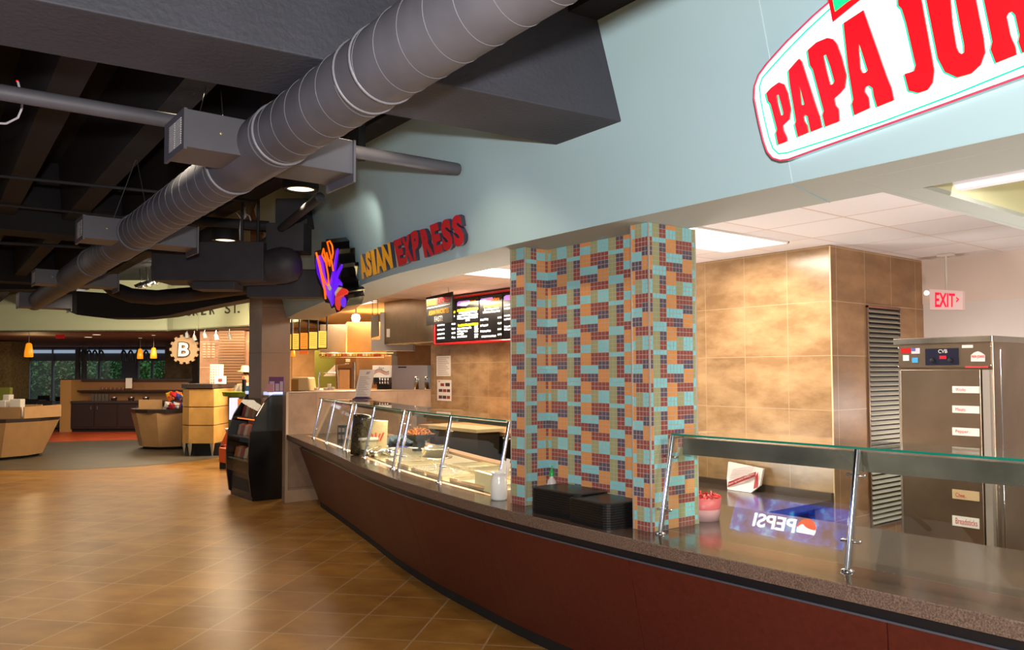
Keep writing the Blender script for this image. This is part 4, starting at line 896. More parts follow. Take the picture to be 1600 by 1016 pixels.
plate('red_display', 1468, 556, 1478, 561, X0 - .010, M('led_red', C(190, 20, 40), .3, emit=C(230, 20, 30), es=.8), cp)
for u in (1457, 1485):
    b = MB(); o = PX(u, 563, X0 - .006); b.lathe([(.016, 0), (.014, .016), (0, .016)], o, 16, 0, (-1, 0, 0)); b.build('knob', BLKM, cp)
b = MB(); text(b, 'CVB', pq(1466, 546, 1480, 552, X0 - .008)); b.build('panel_word', WHITE_P, cp)
plate('red_sticker', 1408, 544, 1423, 552, X0 - .004, RED, cp); fl_ = plate('flag_sticker', 1424, 544, 1437, 553, X0 - .004, M('flag_pink', C(214, 190, 200), .5), cp)
plate('flag_blue', 1424, 544, 1430, 549, X0 - .006, M('flag_blue', C(80, 90, 150), .5), cp)
plate('white_sticker', 1411, 555, 1420, 564, X0 - .004, WHITE_P, cp); plate('blue_sticker', 1425, 559, 1434, 567, X0 - .004, M('sticker_blue', C(60, 150, 200), .5), cp)
q_ = [PX(u, v, X0 - .004) for u, v in ((1517, 565), (1539, 565), (1539, 555), (1533, 551), (1528, 549), (1522, 551), (1517, 555))]; b = MB(); b.slab(q_, (.003, 0, 0)); st = b.build('round_sticker', WHITE_P, cp)
b = MB(); text(b, 'PAPA JOHNS', pq(1518, 555, 1538, 561, X0 - .006), bold=.03); b.build('sticker_words', REDI, cp)
plate('white_tag', 1503, 539, 1520, 544, X0 - .004, WHITE_P, cp); plate('red_white_tag', 1508, 572, 1544, 575, X0 - .004, REDI, cp)
b = MB(); b.box(X0 - .012, YR + .085, .15, X0 + .02, YL - .035, zp - .012); dr = b.build('door', STEELD, rt, bevel=.004)
b = MB(); b.box(X0 - .03, YR + .02, .15, X0 + .02, YR + .065, zp - .015); b.build('door_edge', M('pale_gasket', C(200, 190, 180), .3, .6), rt)
b = MB(); b.box(X0 - .018, YL - .05, .15, X0 - .01, YL - .036, zp - .012); b.build('hinge_strip', M('hinge_metal', C(214, 206, 196), .25, .9), dr)
for v, w_ in ((609, 'Works'), (640, 'Meats'), (675, 'Pepper.'), (706, 'Cheese'), (774, 'Chee.'), (816, 'Breadsticks'), (856, 'Tops')):
    lb = plate('shelf_label', 1488, v - 5, 1530, v + 5, X0 - .016, WHITE_P if v != 774 else M('aged_paper', C(216, 184, 140), .6), dr)
    b = MB(); text(b, w_, pq(1493, v - 2.4, 1493 + 3.1 * len(w_), v + 2.4, X0 - .0185)); b.build('handwriting', REDI, dr)
for u, v in ((1404, 544), (1404, 573), (1549, 541), (1549, 571)):
    b = MB(); b.lathe([(.006, 0), (.004, .004), (0, .004)], PX(u, v, X0 - .0005), 10, 0, (-1, 0, 0)); b.build('rivet', CHROME, cp)
b = MB(); b.tube([(X0 + .1, YR - .004, .15), (X0 + .1, YR - .004, zt - .1)], .004, 6); b.build('side_trim', CHROME, rt)
b = MB()
for x in (X0 + .08, X0 + .78):
    for y in (YR + .08, YL - .1): b.lathe([(0, 0), (.05, 0), (.05, .12), (0, .12)], (x, y, 0), 16)
b.build('caster_feet', BLKM, rt)
# plastic wrapped thing at right edge
b = MB(); c = PX(1597, 815, 5.5); random.seed(9)
b.lathe([(0, 0), (.13, 0), (.17, .10), (.18, .28), (.15, .40), (.10, .46), (0, .48)], Vector((5.75, 1.55, .60)), 14); b.build('plastic_sack', M('translucent_plastic', C(150, 128, 106), .25, bump=.8, bscale=14), label='grey plastic covered bundle at the right edge behind the glass', cat='sack')
b = MB(); b.box(5.2, -.6, 0, 6.1, 1.9, .595); b.build('prep_table', STEELD, label='low steel prep table at the right edge behind the glass', cat='table', bevel=.004)
# exit sign
XX = 7.45; rt = root('exit_sign', PX(1478, 484, XX), 'white EXIT sign with red letters hung under the ceiling at right', 'exit sign')
qa = [PX(1453, 484, XX), PX(1504, 484, XX), PX(1452, 452, XX), PX(1504, 455, XX)]
b = MB(); b.slab([qa[0], qa[1], qa[3], qa[2]], (.05, 0, 0)); b.build('sign_box', M('exit_face', C(226, 196, 190), .5, emit=C(230, 190, 185), es=.25), rt, bevel=.003)
b = MB(); text(b, 'EXIT', [PX(1461, 480, XX - .004), PX(1492, 480, XX - .004), PX(1461, 457, XX - .004), PX(1492, 459, XX - .004)], (.003, 0, 0), bold=.02); b.slab([PX(1494, 464, XX - .004), PX(1499, 468, XX - .004), PX(1494, 473, XX - .004), PX(1494, 470, XX - .004), PX(1496.5, 468, XX - .004), PX(1494, 466.5, XX - .004)], (.003, 0, 0)); b.build('lettering', M('exit_red', C(226, 20, 60), .4, emit=C(235, 10, 50), es=.9), rt)
pt = PX(1477, 453, XX); b = MB(); b.tube([pt + Vector((.025, 0, -.01)), Vector((pt.x + .025, pt.y, 2.72))], .01, 8); b.box(pt.x - .0, pt.y - .07, 2.70, pt.x + .06, pt.y + .07, 2.718); b.build('mounting_stem', WHITE_PL, rt)
# emergency lamp left of exit sign
p = PX(1449, 458, 7.7); b = MB(); b.lathe([(0, 0), (.02, 0), (.024, .02), (0, .03)], p, 14, 0, (-1, 0, 0)); b.build('wall_light', M('small_glow', C(250, 240, 230), .4, emit=C(255, 240, 220), es=1.5), label='tiny white light on the wall left of the EXIT sign', cat='light')

# ================================================================ MENU WALL
rt = root('steel_hood', (6.3, 8.5, 2.1), 'long stainless steel hood above the stone wall behind the menu board', 'hood')
b = MB(); b.box(6.10, 7.2, 2.11, 6.139, 9.88, 2.715); b.box(6.10, 9.88, 2.11, 7.0, 11.22, 2.775); b.build('hood_body', M('bronze_hood', C(140, 114, 84), .3, .9, var=.08), rt, bevel=.003)
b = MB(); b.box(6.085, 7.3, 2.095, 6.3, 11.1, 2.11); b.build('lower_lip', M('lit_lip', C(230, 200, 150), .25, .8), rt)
b = MB(); q_ = [PX(604, 527, 6.095), PX(609, 527, 6.095), PX(604, 514, 6.095), PX(609, 514, 6.095)]; b.slab([q_[0], q_[1], q_[3], q_[2]], (.004, 0, 0)); b.build('label_plate', WHITE_PL, rt, label='pale maker plate')
XM = 6.0
rt = root('menu_board', (XM + .03, 8.7, 2.04), 'black lit menu board in a red frame on the stone wall', 'menu board')
def mq(u0, v0, u1, v1, X=XM - .006, sl=-.13):
    dz = 0
    a, c, d, e = PX(u0, v1 - 0, X), PX(u1, v1 + sl * (u1 - u0) * (.5 if v1 > 520 else .9), X), PX(u0, v0, X), PX(u1, v0 + sl * (u1 - u0), X); return [a, c, d, e]
y0, y1, z0, z1 = 7.2, 9.575, 2.04, 2.70
b = MB()
for a in ((y0, z0, y1, z0 + .035), (y0, z1 - .035, y1, z1), (y1 - .04, z0, y1, z1)): b.box(XM - .02, a[0], a[1], XM + .09, a[2], a[3])
b.build('frame', M('frame_red', C(176, 14, 20), .25, coat=.5), rt, bevel=.012)
b = MB(); b.box(XM + .01, y0, z0 + .02, XM + .08, y1 - .02, z1 - .02); b.build('backing', BLKM, rt)
WT = M('lit_white_text', C(245, 245, 245), .5, emit=C(245, 245, 250), es=.9); YT = M('lit_yellow_text', C(250, 215, 20), .5, emit=C(250, 210, 10), es=.9); PT = M('lit_lilac', C(180, 140, 225), .5, emit=C(180, 135, 230), es=.75); OT = M('lit_orange_text', C(240, 130, 20), .5, emit=C(245, 120, 10), es=.9)
def panel(yl, yr, title, rows):
    """One menu column between yl (left, larger Y) and yr; rows: (kind, z fraction, x0, x1)."""
    b = MB(); b.box(XM + .0, yr + .012, z0 + .05, XM + .009, yl - .012, z1 - .05); pn = b.build('menu_panel', M('menu_black', C(16, 15, 18), .25), rt)
    w = yl - yr; h = z1 - z0 - .12
    def pt(x, z): return Vector((XM - .003, yl - x * w, z0 + .06 + z * h))
    mb = {'w': MB(), 'y': MB()}
    for kd, z, a, c in rows:
        x = a; random.seed(int(z * 1000) + int(a * 100))
        hh_ = .035 if kd == 'y' else .026
        while x < c - .01:
            l = min(c - x, random.uniform(.03, .09)); j = random.uniform(-.006, .006)
            mb[kd].slab([pt(x, z - hh_ + j), pt(x + l, z - hh_ + j), pt(x + l, z + hh_ * .6 + j), pt(x, z + hh_ * .6 + j)], (.002, 0, 0)); x += l + (.006 if kd == 'y' else .012)
    if mb['w'].V: mb['w'].build('white_text_lines', WT, pn)
    if mb['y'].V: mb['y'].build('yellow_text_lines', YT, pn)
    if title:
        b = MB(); b.slab([pt(.05, .86), pt(.45, .84), pt(.62, .90), pt(.58, .97), pt(.1, .97), pt(.04, .94)], (.002, 0, 0)); b.build('title_splash', PT, pn, label='lilac splash')
        b = MB(); text(b, title, [pt(.2, .87) - Vector((.002, 0, 0)), pt(.88, .87) - Vector((.002, 0, 0)), pt(.2, .955) - Vector((.002, 0, 0)), pt(.88, .955) - Vector((.002, 0, 0))], bold=.03); b.build('title_text', OT, pn)
ylist = [PX(u, 500, XM).y for u in (679, 713, 749, 785.5)] + [7.25]
lines3 = [('w', z, .05, .42) for z in (.42, .30, .19, .08)] + [('w', z, .78, .95) for z in (.42, .30, .19, .08)]
panel(ylist[0] - .05, ylist[1], None, lines3 + [('y', .72, .84, .95), ('w', .62, .84, .93)])
panel(ylist[1], ylist[2], 'NOODLE BAR', [('y', .75, .05, .95), ('w', .68, .12, .9), ('w', .61, .05, .95), ('w', .54, .05, .95), ('w', .48, .42, .6), ('y', .37, .08, .95)] + [('w', z, .05, c) for z, c in ((.29, .66), (.22, .5), (.15, .33), (.08, .47))] + [('w', z, .8, .95) for z in (.31, .25, .19, .12, .06)])
panel(ylist[2], ylist[3], 'ENTRÉES', [('y', .77, .2, .9), ('w', .70, .22, .85), ('w', .63, .16, .9)] + [('w', z, .05, c) for z, c in ((.46, .4), (.32, .38), (.18, .5))] + [('w', z, .8, .95) for z in (.48, .34, .2, .08)] + [('w', .05, .1, .72)])
panel(ylist[3], ylist[4], 'SIDES', [('w', z, .05, .3) for z in (.75, .67, .5, .42, .25, .18)])
# hanging entree sign
XH = 5.35; q_ = [PX(666, 509, XH), PX(707, 503, XH), PX(666, 465, XH), PX(706, 456, XH)]
rt = root('hanging_sign', q_[0], 'black hanging sign reading ENTRÉE EXPRESS ASIAN FAVORITES FAST', 'sign')
b = MB(); b.slab([q_[0], q_[1], q_[3], q_[2]], (.02, 0, 0)); b.build('board', BLKM, rt)
def hq(x0, y0, x1, y1): 
    f = lambda x, y: q_[0] * (1 - x) * (1 - y) + q_[1] * x * (1 - y) + q_[2] * (1 - x) * y + q_[3] * x * y - Vector((.003, 0, 0))
    return [f(x0, y0), f(x1, y0), f(x0, y1), f(x1, y1)]
GT = M('gold_text', C(170, 126, 46), .9, spec=.1); RT = M('dark_red_text', C(120, 18, 20), .9, spec=.1); ST = M('silver_text', C(170, 168, 168), .9, spec=.1)
for w_, r_, m_ in (('ENTRÉE', (.04, .68, .42, .90), GT), ('EXPRESS', (.47, .68, .95, .90), RT), ('ASIAN FAVORITES', (.1, .33, .88, .5), GT), ('FAST!', (.33, .08, .64, .27), ST)):
    b = MB(); text(b, w_, hq(*r_), bold=.025); b.build('lettering', m_, rt)
b = MB(); z_ = hq(.04, .58, .93, .62); b.slab([z_[0], z_[1], z_[3], z_[2]], (-.001, 0, 0)); b.build('white_rule', ST, rt)
for u, v, v2 in ((672, 465, 440), (700, 458, 430)):
    p = PX(u, v, XH); b = MB(); t = Vector((XH + .01, p.y, 2.72)); n_ = 14
    for i in range(n_):
        z = p.z + (t.z - p.z) * (i + .5) / n_; L2 = (t.z - p.z) / n_ * .62; R2 = .006; ang = (i % 2) * pi / 2
        b.tube([Vector((XH + .01 + R2 * cos(a) * cos(ang), p.y + R2 * cos(a) * sin(ang), z + L2 * sin(a))) for a in [k * pi / 4 for k in range(9)]], .0022, 5, cap=False)
    b.build('chain', CHROME, rt)
def poster(label, u0, v0, u1, v1, X, blocks, name='wall_notice'):
    q_ = pq(u0, v0, u1, v1, X - .004); rt = root(name, q_[0], label, 'notice')
    b = MB(); b.slab([q_[0], q_[1], q_[3], q_[2]], (.003, 0, 0)); b.build('sheet', WHITE_P, rt)
    for (x0, y0, x1, y1, m) in blocks:
        f = lambda x, y: Vector((X - .005, q_[0].y + (q_[1].y - q_[0].y) * x, q_[0].z + (q_[2].z - q_[0].z) * y))
        b = MB(); b.slab([f(x0, y0), f(x1, y0), f(x1, y1), f(x0, y1)], (.0008, 0, 0)); b.build('printed_block', m, rt)
PG = M('faint_print', C(180, 160, 150), .7); PR = M('print_maroon', C(140, 40, 30), .6); PK = M('print_brown', C(70, 40, 36), .6)
poster('plain white printed notice, upper of two on the stone wall', 682, 556, 704, 588, 6.14, [(.1, .08 + k * .09, .9 - .1 * (k % 3), .115 + k * .09, PG) for k in range(10)])
poster('white notice with dark red food pictures, lower of two on the stone wall', 683, 594, 705, 626, 6.14, [(.1, .9, .2, .95, PR), (.25, .7, .5, .84, PR), (.6, .7, .9, .86, PK), (.12, .42, .38, .56, PK), (.42, .42, .66, .56, PR), (.7, .42, .92, .56, PK), (.12, .1, .36, .25, PK), (.4, .1, .66, .25, PK), (.7, .1, .92, .25, PR)])
q_ = PX(592, 640, 8.0)
# low equipment line below the menu wall
rt = root('back_equipment', (5.6, 7.5, 0), 'dark steel under counter unit with red button below the menu wall', 'kitchen unit')
b = MB(); b.box(5.2, 6.6, 0, 6.1, 8.4, .98); b.build('cabinet_body', M('dark_steel', C(78, 62, 48), .35, .6), rt, bevel=.01)
b = MB(); b.box(5.1, 6.5, .98, 6.12, 8.5, 1.02); b.build('worktop', GOLD, rt)
b = MB(); b.box(5.17, 7.0, .55, 5.2, 7.35, .9); b.build('control_panel', STEELD, rt)
b = MB(); b.box(5.165, 7.2, .7, 5.17, 7.26, .74); b.build('red_button', RED, rt)
rt = root('back_table', (5.5, 5.2, 0), 'brown topped work table with hanging paper left of the mosaic column', 'table')
b = MB(); b.box(5.0, 5.7, 1.03, 6.1, 6.45, 1.07); b.build('table_top', GOLD, rt)
b = MB(); b.box(5.05, 5.75, 0, 6.1, 6.4, 1.03); b.build('cabinet_body', M('dark_steel', C(78, 62, 48), .35, .6), rt)
b = MB(); b.box(5.04, 5.95, .72, 5.049, 6.2, .92); b.build('hanging_paper', M('grey_paper', C(150, 136, 120), .6), rt)
b = MB(); b.box(5.9, 9.0, 0, 6.12, 9.86, 1.15); b.build('prep_shelf', M('beige_steel', C(166, 132, 92), .4, .4), label='beige prep shelf in the corner of stone wall and low wall', cat='shelf', bevel=.01)
rt = root('cutting_station', (4.95, 7.2, 0), 'cream topped cutting station behind the round pots', 'work table')
b = MB(); b.box(4.75, 6.75, 1.03, 5.12, 7.7, 1.07); b.build('table_top', M('cream_board_top', C(206, 176, 130), .4), rt, bevel=.006)
b = MB(); b.box(4.8, 6.8, 0, 5.08, 7.65, 1.03); b.build('cabinet_body', M('dark_steel', C(78, 62, 48), .35, .6), rt)

# ================================================================ FRIDGE CASE BY THE LOW WALL
rt = root('display_fridge', (3.85, 10.7, 0), 'tall black open display fridge with curved glowing front against the low wall', 'display fridge')
pf = [(3.70, 0), (3.64, .06), (3.60, .35), (3.598, .60), (3.62, .88), (3.70, 1.10), (3.80, 1.27), (3.86, 1.35), (3.92, 1.385)]
def sidep(y0, y1, z_lo, z_hi, nm, m, inset=0, lab=None):
    P = [(x, z) for x, z in pf if z_lo <= z <= z_hi]
    xa = np.interp([z_lo, z_hi], [z for x, z in pf], [x for x, z in pf])
    P = [(xa[0], z_lo)] + [p for p in P if z_lo < p[1] < z_hi] + [(xa[1], z_hi)]
    b = MB(); pts = [(x + inset, y0, z) for x, z in P] + [(4.06, y0, z_hi), (4.06, y0, z_lo)]; b.slab(pts, (0, y1 - y0, 0)); return b.build(nm, m, rt, label=lab)
sidep(10.22, 10.25, 0, .90, 'side_panel', BLKG); sidep(10.22, 10.25, .90, 1.385, 'side_window', M('smoky_glass', C(52, 60, 64), .15, coat=.5), 0, 'smoky glass upper side')
sidep(11.08, 11.12, 0, 1.385, 'side_panel', BLKG)
b = MB(); b.box(4.0, 10.25, 0, 4.06, 11.08, 1.39); b.build('back_panel', BLKM, rt)
b = MB(); b.box(3.66, 10.25, 0, 4.0, 11.08, .50); b.build('base_cabinet', M('fridge_brown', C(40, 27, 22), .4), rt)
b = MB(); b.box(3.66, 10.30, .10, 3.655, 11.0, .26); b.build('toe_vent', BLKM, rt)
for k, (z, x) in enumerate(((.50, 3.62), (.80, 3.66), (1.05, 3.72))):
    b = MB(); b.box(x, 10.25, z, 4.0, 11.08, z + .018); b.build('shelf', STEEL if k else M('glass_shelf_green', C(90, 120, 112), .15), rt)
b = MB(); b.box(3.86, 10.22, 1.37, 4.06, 11.12, 1.41); b.build('lit_header', M('case_white_light', C(220, 230, 255), .4, emit=C(200, 215, 255), es=.9), rt)
b = MB(); b.box(3.73, 10.28, 1.035, 3.75, 11.05, 1.05); b.build('shelf_lamp', M('case_red_light', C(255, 140, 60), .4, emit=C(255, 120, 50), es=2.2), rt)
b = MB(); P = [(x - .006, z) for x, z in pf if .3 < z < 1.37]
vs = [(x, y, z) for y in (10.255, 11.075) for x, z in P]; k = len(P); b.add(vs, [(i, i + 1, k + i + 1, k + i) for i in range(k - 1)], 0, True); b.build('curved_glass', GLASS('case_glass', (.9, .92, .92, 1), .35), rt)
lamp('AREA', 'case_lamp', (3.90, 10.66, 1.33), .7, (1, .7, .5), .1, .7)
pk = [M('pack_' + n_, C(*c_), .4) for n_, c_ in (('tan', (190, 150, 110)), ('red', (170, 60, 44)), ('cream', (214, 196, 170)), ('orange', (206, 110, 50)))]
for row, (z, x) in enumerate(((.52, 3.68), (.82, 3.72), (1.068, 3.78))):
    for i in range(6):
        y = 10.30 + i * .128; b = MB(); w = .10; b.hexa([(x, y, z), (x + .12, y, z), (x + .12, y + w, z), (x, y + w, z), (x + .03, y, z + .13), (x + .08, y, z + .15), (x + .08, y + w, z + .15), (x + .03, y + w, z + .13)])
        b.build('food_package', pk[(i * 3 + row) % 4], label='%s wrapped food package on the %s shelf of the black display fridge' % (('tan', 'red', 'cream', 'orange')[(i * 3 + row) % 4], ('lowest', 'middle', 'top')[row]), cat='food package', group='%s packages on the %s fridge shelf' % (('tan', 'red', 'cream', 'orange')[(i * 3 + row) % 4], ('lowest', 'middle', 'top')[row]), bevel=.006)
# purple brochures on the wall top by the pillar
def standq(nm, lab, u0, v0, u1, v1, d, m, cat, th=.02):
    a, c = PD(u0, v1, d), PD(u1, v1, d); h_ = PD(u0, v0, d).z - a.z; b = MB(); b.slab([a, c, c + Vector((0, 0, h_)), a + Vector((0, 0, h_))], fwd_h * th); return b.build(nm, m, label=lab, cat=cat)
PUB = M('brochure_purple', C(120, 70, 120), .5); 
rt = root('brochure_board', PD(420, 612, 10.3), 'purple printed board with pale tables leaning on the pillar', 'notice board')
a, c = PD(420, 612.5, 10.3), PD(443, 612.5, 10.3); h_ = Vector((0, 0, PD(420, 589, 10.3).z - a.z))
b = MB(); b.slab([a, c, c + h_, a + h_], fwd_h * .03); b.build('board', PUB, rt)
b = MB(); 
for x0, x1, y0, y1 in ((.05, .38, .05, .7), (.45, .7, .05, .55), (.75, .96, .05, .7)): b.slab([a + (c - a) * x0 + h_ * y0 - fwd_h * .003, a + (c - a) * x1 + h_ * y0 - fwd_h * .003, a + (c - a) * x1 + h_ * y1 - fwd_h * .003, a + (c - a) * x0 + h_ * y1 - fwd_h * .003], fwd_h * .002)
b.build('printed_table', M('brochure_pale', C(200, 180, 196), .6), rt)
b = MB(); text(b, 'UNIVERSITY', [a + (c - a) * .05 + h_ * .82 - fwd_h * .003, a + (c - a) * .95 + h_ * .82 - fwd_h * .003, a + (c - a) * .05 + h_ * .94 - fwd_h * .003, a + (c - a) * .95 + h_ * .94 - fwd_h * .003])
b.Fc = []; b.V = b.V[:0]; b.mi = []; b.sm = []
standq('leaflet_pack', 'small pink and white leaflet pack on top of the black fridge', 417, 600, 427, 613, 10.28, M('leaflet_pink', C(206, 150, 160), .5), 'leaflet')

# ================================================================ FAR KITCHEN BEHIND THE LOW WALL
def cab(nm, lab, cat, u0, v0, u1, v1, d, depth, m, zb=None, bevel=.004, group=None):
    a, c = PD(u0, v1, d), PD(u1, v1, d); zt = PD(u0, v0, d).z; z0 = a.z if zb is None else zb; dv = fwd_h * depth; b = MB()
    b.hexa([Vector((p.x, p.y, z0)) for p in (a, c, c + dv, a + dv)] + [Vector((p.x, p.y, zt)) for p in (a, c, c + dv, a + dv)]); return b.build(nm, m, label=lab, cat=cat, bevel=bevel, group=group)
def on(nm, par, u0, v0, u1, v1, d, m, th=.01, label=None):
    a, c = PD(u0, v1, d), PD(u1, v1, d); h_ = Vector((0, 0, PD(u0, v0, d).z - a.z)); b = MB(); b.slab([a, c, c + h_, a + h_], fwd_h * th); return b.build(nm, m, par, label=label)
SB = M('bronze_steel', C(150, 112, 70), .3, .9, var=.08)
cab('back_counter', 'steel counter behind the low stone wall carrying the drink machines', 'counter', 452, 610.6, 676, 640, 12.1, 1.9, SB, 0)
rt = root('drink_dispenser', PD(596, 609, 13), 'drink dispenser with white wave patterned header and row of taps', 'drink dispenser')
on('header', rt, 582, 571, 610, 590, 12.95, M('header_white', C(244, 232, 214), .5, emit=C(240, 225, 200), es=.3), .15, 'white header')
for k, (cc, dy) in enumerate((((206, 120, 70), 0), ((200, 100, 60), 2.2), ((120, 90, 90), -2))):
    b = MB(); b.tube([PD(584 + i * 4, 581 + dy + 2.4 * sin(i * 1.1 + 2.4), 12.94) for i in range(7)], .006, 5); b.build('wave_line', M('wave_%d' % k, C(*cc), .5), rt)
b = MB(); text(b, 'Pepsi', [PD(592, 577.5, 12.94), PD(600, 577.5, 12.94), PD(592, 573.5, 12.94), PD(600, 573.5, 12.94)]); b.build('header_word', INK, rt)
for k in range(6):
    u = 585 + k * 4.2; b = MB(); b.tube([PD(u, 590, 12.93), PD(u, 596, 12.93), PD(u + .5, 600, 12.9)], .018, 8); b.build('tap', CHROME if k > 1 else BLKG, rt)
on('drip_cabinet', rt, 589, 598, 609, 609.4, 13.0, BLKM, .3); on('backplate', rt, 584, 590, 610, 598, 13.1, M('dispenser_brown', C(70, 46, 36), .4), .2)
rt = root('steel_cabinet', PD(640, 609, 13), 'wide low stainless cabinet beside the drink dispenser', 'cabinet')
on('cabinet_body', rt, 612, 571, 668, 609.4, 13.0, M('grey_steel', C(168, 148, 128), .28, .9), .5); on('dark_slot', rt, 622, 573, 635, 575, 12.99, BLKM, .005)
for k in range(5): pass
for i, u in enumerate((651, 667)):
    b = MB(); p = PD(u, 609.3, 12.8); r_ = .036; b.lathe([(0, 0), (r_, 0), (r_, .20), (r_ * .9, .205), (0, .207)], p, 18); b.build('steel_canister', CHROME, label=('left of two shiny steel canisters on the low wall', 'right of two shiny steel canisters on the low wall')[i], cat='canister')
cab('fridge_tall', 'tall brown steel fridge left of the drink dispenser', 'fridge', 557, 556, 612, 609.0, 13.9, .7, SB)
rt = root('steel_oven', PD(540, 609, 13.6), 'upright steel oven with framed window panel behind the low wall', 'oven')
on('body', rt, 524, 552, 556, 609.5, 13.6, SB, .6); on('window_frame', rt, 527, 575, 549, 609, 13.58, M('frame_brown', C(104, 72, 44), .35, .7), .01); on('window_panel', rt, 530, 578, 546, 609, 13.57, M('panel_tan', C(206, 160, 112), .3, .4), .01)  # window panel in plain tan
on('small_label', rt, 540, 561, 547, 566, 13.58, M('label_cream', C(196, 180, 150), .5), .005)
b = MB(); b.tube([PD(527, 579, 13.4), PD(529, 625, 13.3)], .025, 10); b.tube([PD(527, 579, 13.4), PD(527, 571, 13.4), PD(545, 569, 13.4)], .012, 8); b.build('rail_pipe', STEELD, rt)
b = MB(); b.tube([PD(554, 566, 13.4), PD(554, 609, 13.4)], .03, 10); b.build('steel_pole', STEELD, label='vertical steel pole between oven and brown fridge', cat='pole')
rt = root('far_hood', PD(550, 555, 14), 'large bronze coloured steel hood over the far kitchen', 'hood')
on('left_panel', rt, 500, 507, 540.5, 553, 14.3, STEELD, .9); on('right_panel', rt, 541.5, 503, 604, 555, 14.0, SB, 1.2); on('corner_strip', rt, 540.3, 505, 542, 553, 13.98, M('bright_edge', C(230, 210, 160), .2, .9), .03)
rt = root('ceiling_chase', PD(600, 548, 12.4), 'pale grey boxed ceiling chase beside the steel hood', 'ceiling box')
on('chase_lower', rt, 580, 531, 645, 548, 12.6, M('chase_grey', C(176, 168, 156), .6), .3); on('chase_upper', rt, 594, 488, 606, 531.5, 12.6, MATS['chase_grey'], .3)
rt = root('suspended_board', PD(588, 526, 11.9), 'grey panel hanging on thin rods left of the steel hood', 'hanging panel')
b = MB(); a, c = PD(579.5, 528, 11.9), PD(591, 524.5, 11.9); h_ = Vector((0, 0, PD(580, 494, 11.9).z - a.z)); b.slab([a, c, c + h_, a + h_ * .95], fwd_h * .08); b.build('panel', M('panel_grey', C(134, 122, 100), .5), rt)
for u in (582, 590):
    b = MB(); p = PD(u, 494, 11.93); b.tube([p, Vector((p.x, p.y, 2.78))], .006, 6); b.build('rod', STEELD, rt)
# cluttered wire shelf under the far hood
rt = root('wire_shelf', PD(550, 557, 13.3), 'long wire shelf of wrapped goods under the far hood', 'shelf')
b = MB(); b.tube([PD(500, 553, 13.3), PD(615, 552, 13.3)], .008, 6); b.tube([PD(500, 559, 13.3), PD(600, 559, 13.3)], .008, 6)
for k in range(22): u = 500 + k * 5; b.tube([PD(u, 553, 13.3), PD(u + 1, 558, 13.3)], .006, 5)
b.build('wire_rack', SB, rt)
random.seed(11)
for k in range(11):
    u = 505 + k * 8.3; p = PD(u, 557, 13.45); w = .06; b = MB(); b.hexa([p + Vector((a_, c_, z)) for z in (0, .045 + .02 * random.random()) for a_, c_ in ((-w, -w), (w, -w), (w, w), (-w, w))])
    cc = [('mustard', (170, 150, 50)), ('red', (150, 50, 36)), ('cream', (206, 186, 140))][k % 3]; b.build('wrapped_goods', M('goods_' + cc[0], C(*cc[1]), .5), label='%s wrapped pack on the wire shelf under the far hood' % cc[0], cat='food pack', group='%s packs on the wire shelf' % cc[0], bevel=.01)
# green wall, awning sign
b = MB(); a, c = PD(491, 620, 15.5), PD(528, 620, 15.5); b.slab([Vector((a.x, a.y, 0)), Vector((c.x, c.y, 0)), Vector((c.x, c.y, 2.1)), Vector((a.x, a.y, 2.1))], fwd_h * .1); struct('wall_green', b, M('moss_green_paint', C(132, 128, 34), .5))
rt = root('tray_rack', PD(515, 590, 13.8), 'white folded awning like tray rack in front of the green wall', 'rack')
b = MB(); b.slab([PD(505, 588, 13.9), PD(524, 588, 13.9), PD(524, 570, 13.9)], fwd_h * .25); b.build('white_panel', WHITE_PL, rt)
b = MB(); b.tube([PD(499, 583, 13.8), PD(526, 583, 13.8)], .01, 6); b.build('rail', CHROME, rt)
b = MB(); b.tube([PD(499, 581, 12.4), PD(498, 611, 12.4)], .014, 8); b.build('steel_post', CHROME, label='slim steel post on the low wall in front of the green wall', cat='post')
rt = root('pizza_oven', PD(471, 611, 12.2), 'small beige countertop oven on the low wall near the pillar', 'oven')
b = MB(); a, c = PD(455, 612, 12.2), PD(485, 612, 12.2); zt = PD(455, 590, 12.2).z; dv = fwd_h * .4; ax_ = (c - a)
b.hexa([a, c, c + dv, a + dv, Vector((a.x, a.y, zt)), Vector((c.x, c.y, zt)) - ax_ * .1, Vector((c.x, c.y, zt)) + dv - ax_ * .1, Vector((a.x, a.y, zt)) + dv]); b.build('body', M('beige_enamel', C(206, 172, 120), .4), rt, bevel=.02)
on('opening', rt, 455, 593, 466, 611, 12.19, M('oven_dark', C(96, 66, 24), .4, emit=C(150, 90, 20), es=.3), .01)
for i, (u, w, h_, lab) in enumerate(((494, 4, 5, 'squat white tub beside the beige oven'), (509, 4, 5, 'short cream cup stack in front of the green wall'), (514.5, 2.8, 11, 'tall cream cup stack beside the steel oven'), (520, 2.5, 6, 'small cream cup right of the tall cup stack'))):
    p = PD(u, 611, 12.5); r_ = w / 1240 * 12.5; H_ = h_ / 1240 * 12.5; b = MB(); b.lathe([(0, 0), (r_ * .85, 0), (r_, H_ * .9), (r_, H_), (0, H_)], p, 16); b.build('cup', WHITE_PL, label=lab, cat='cup')
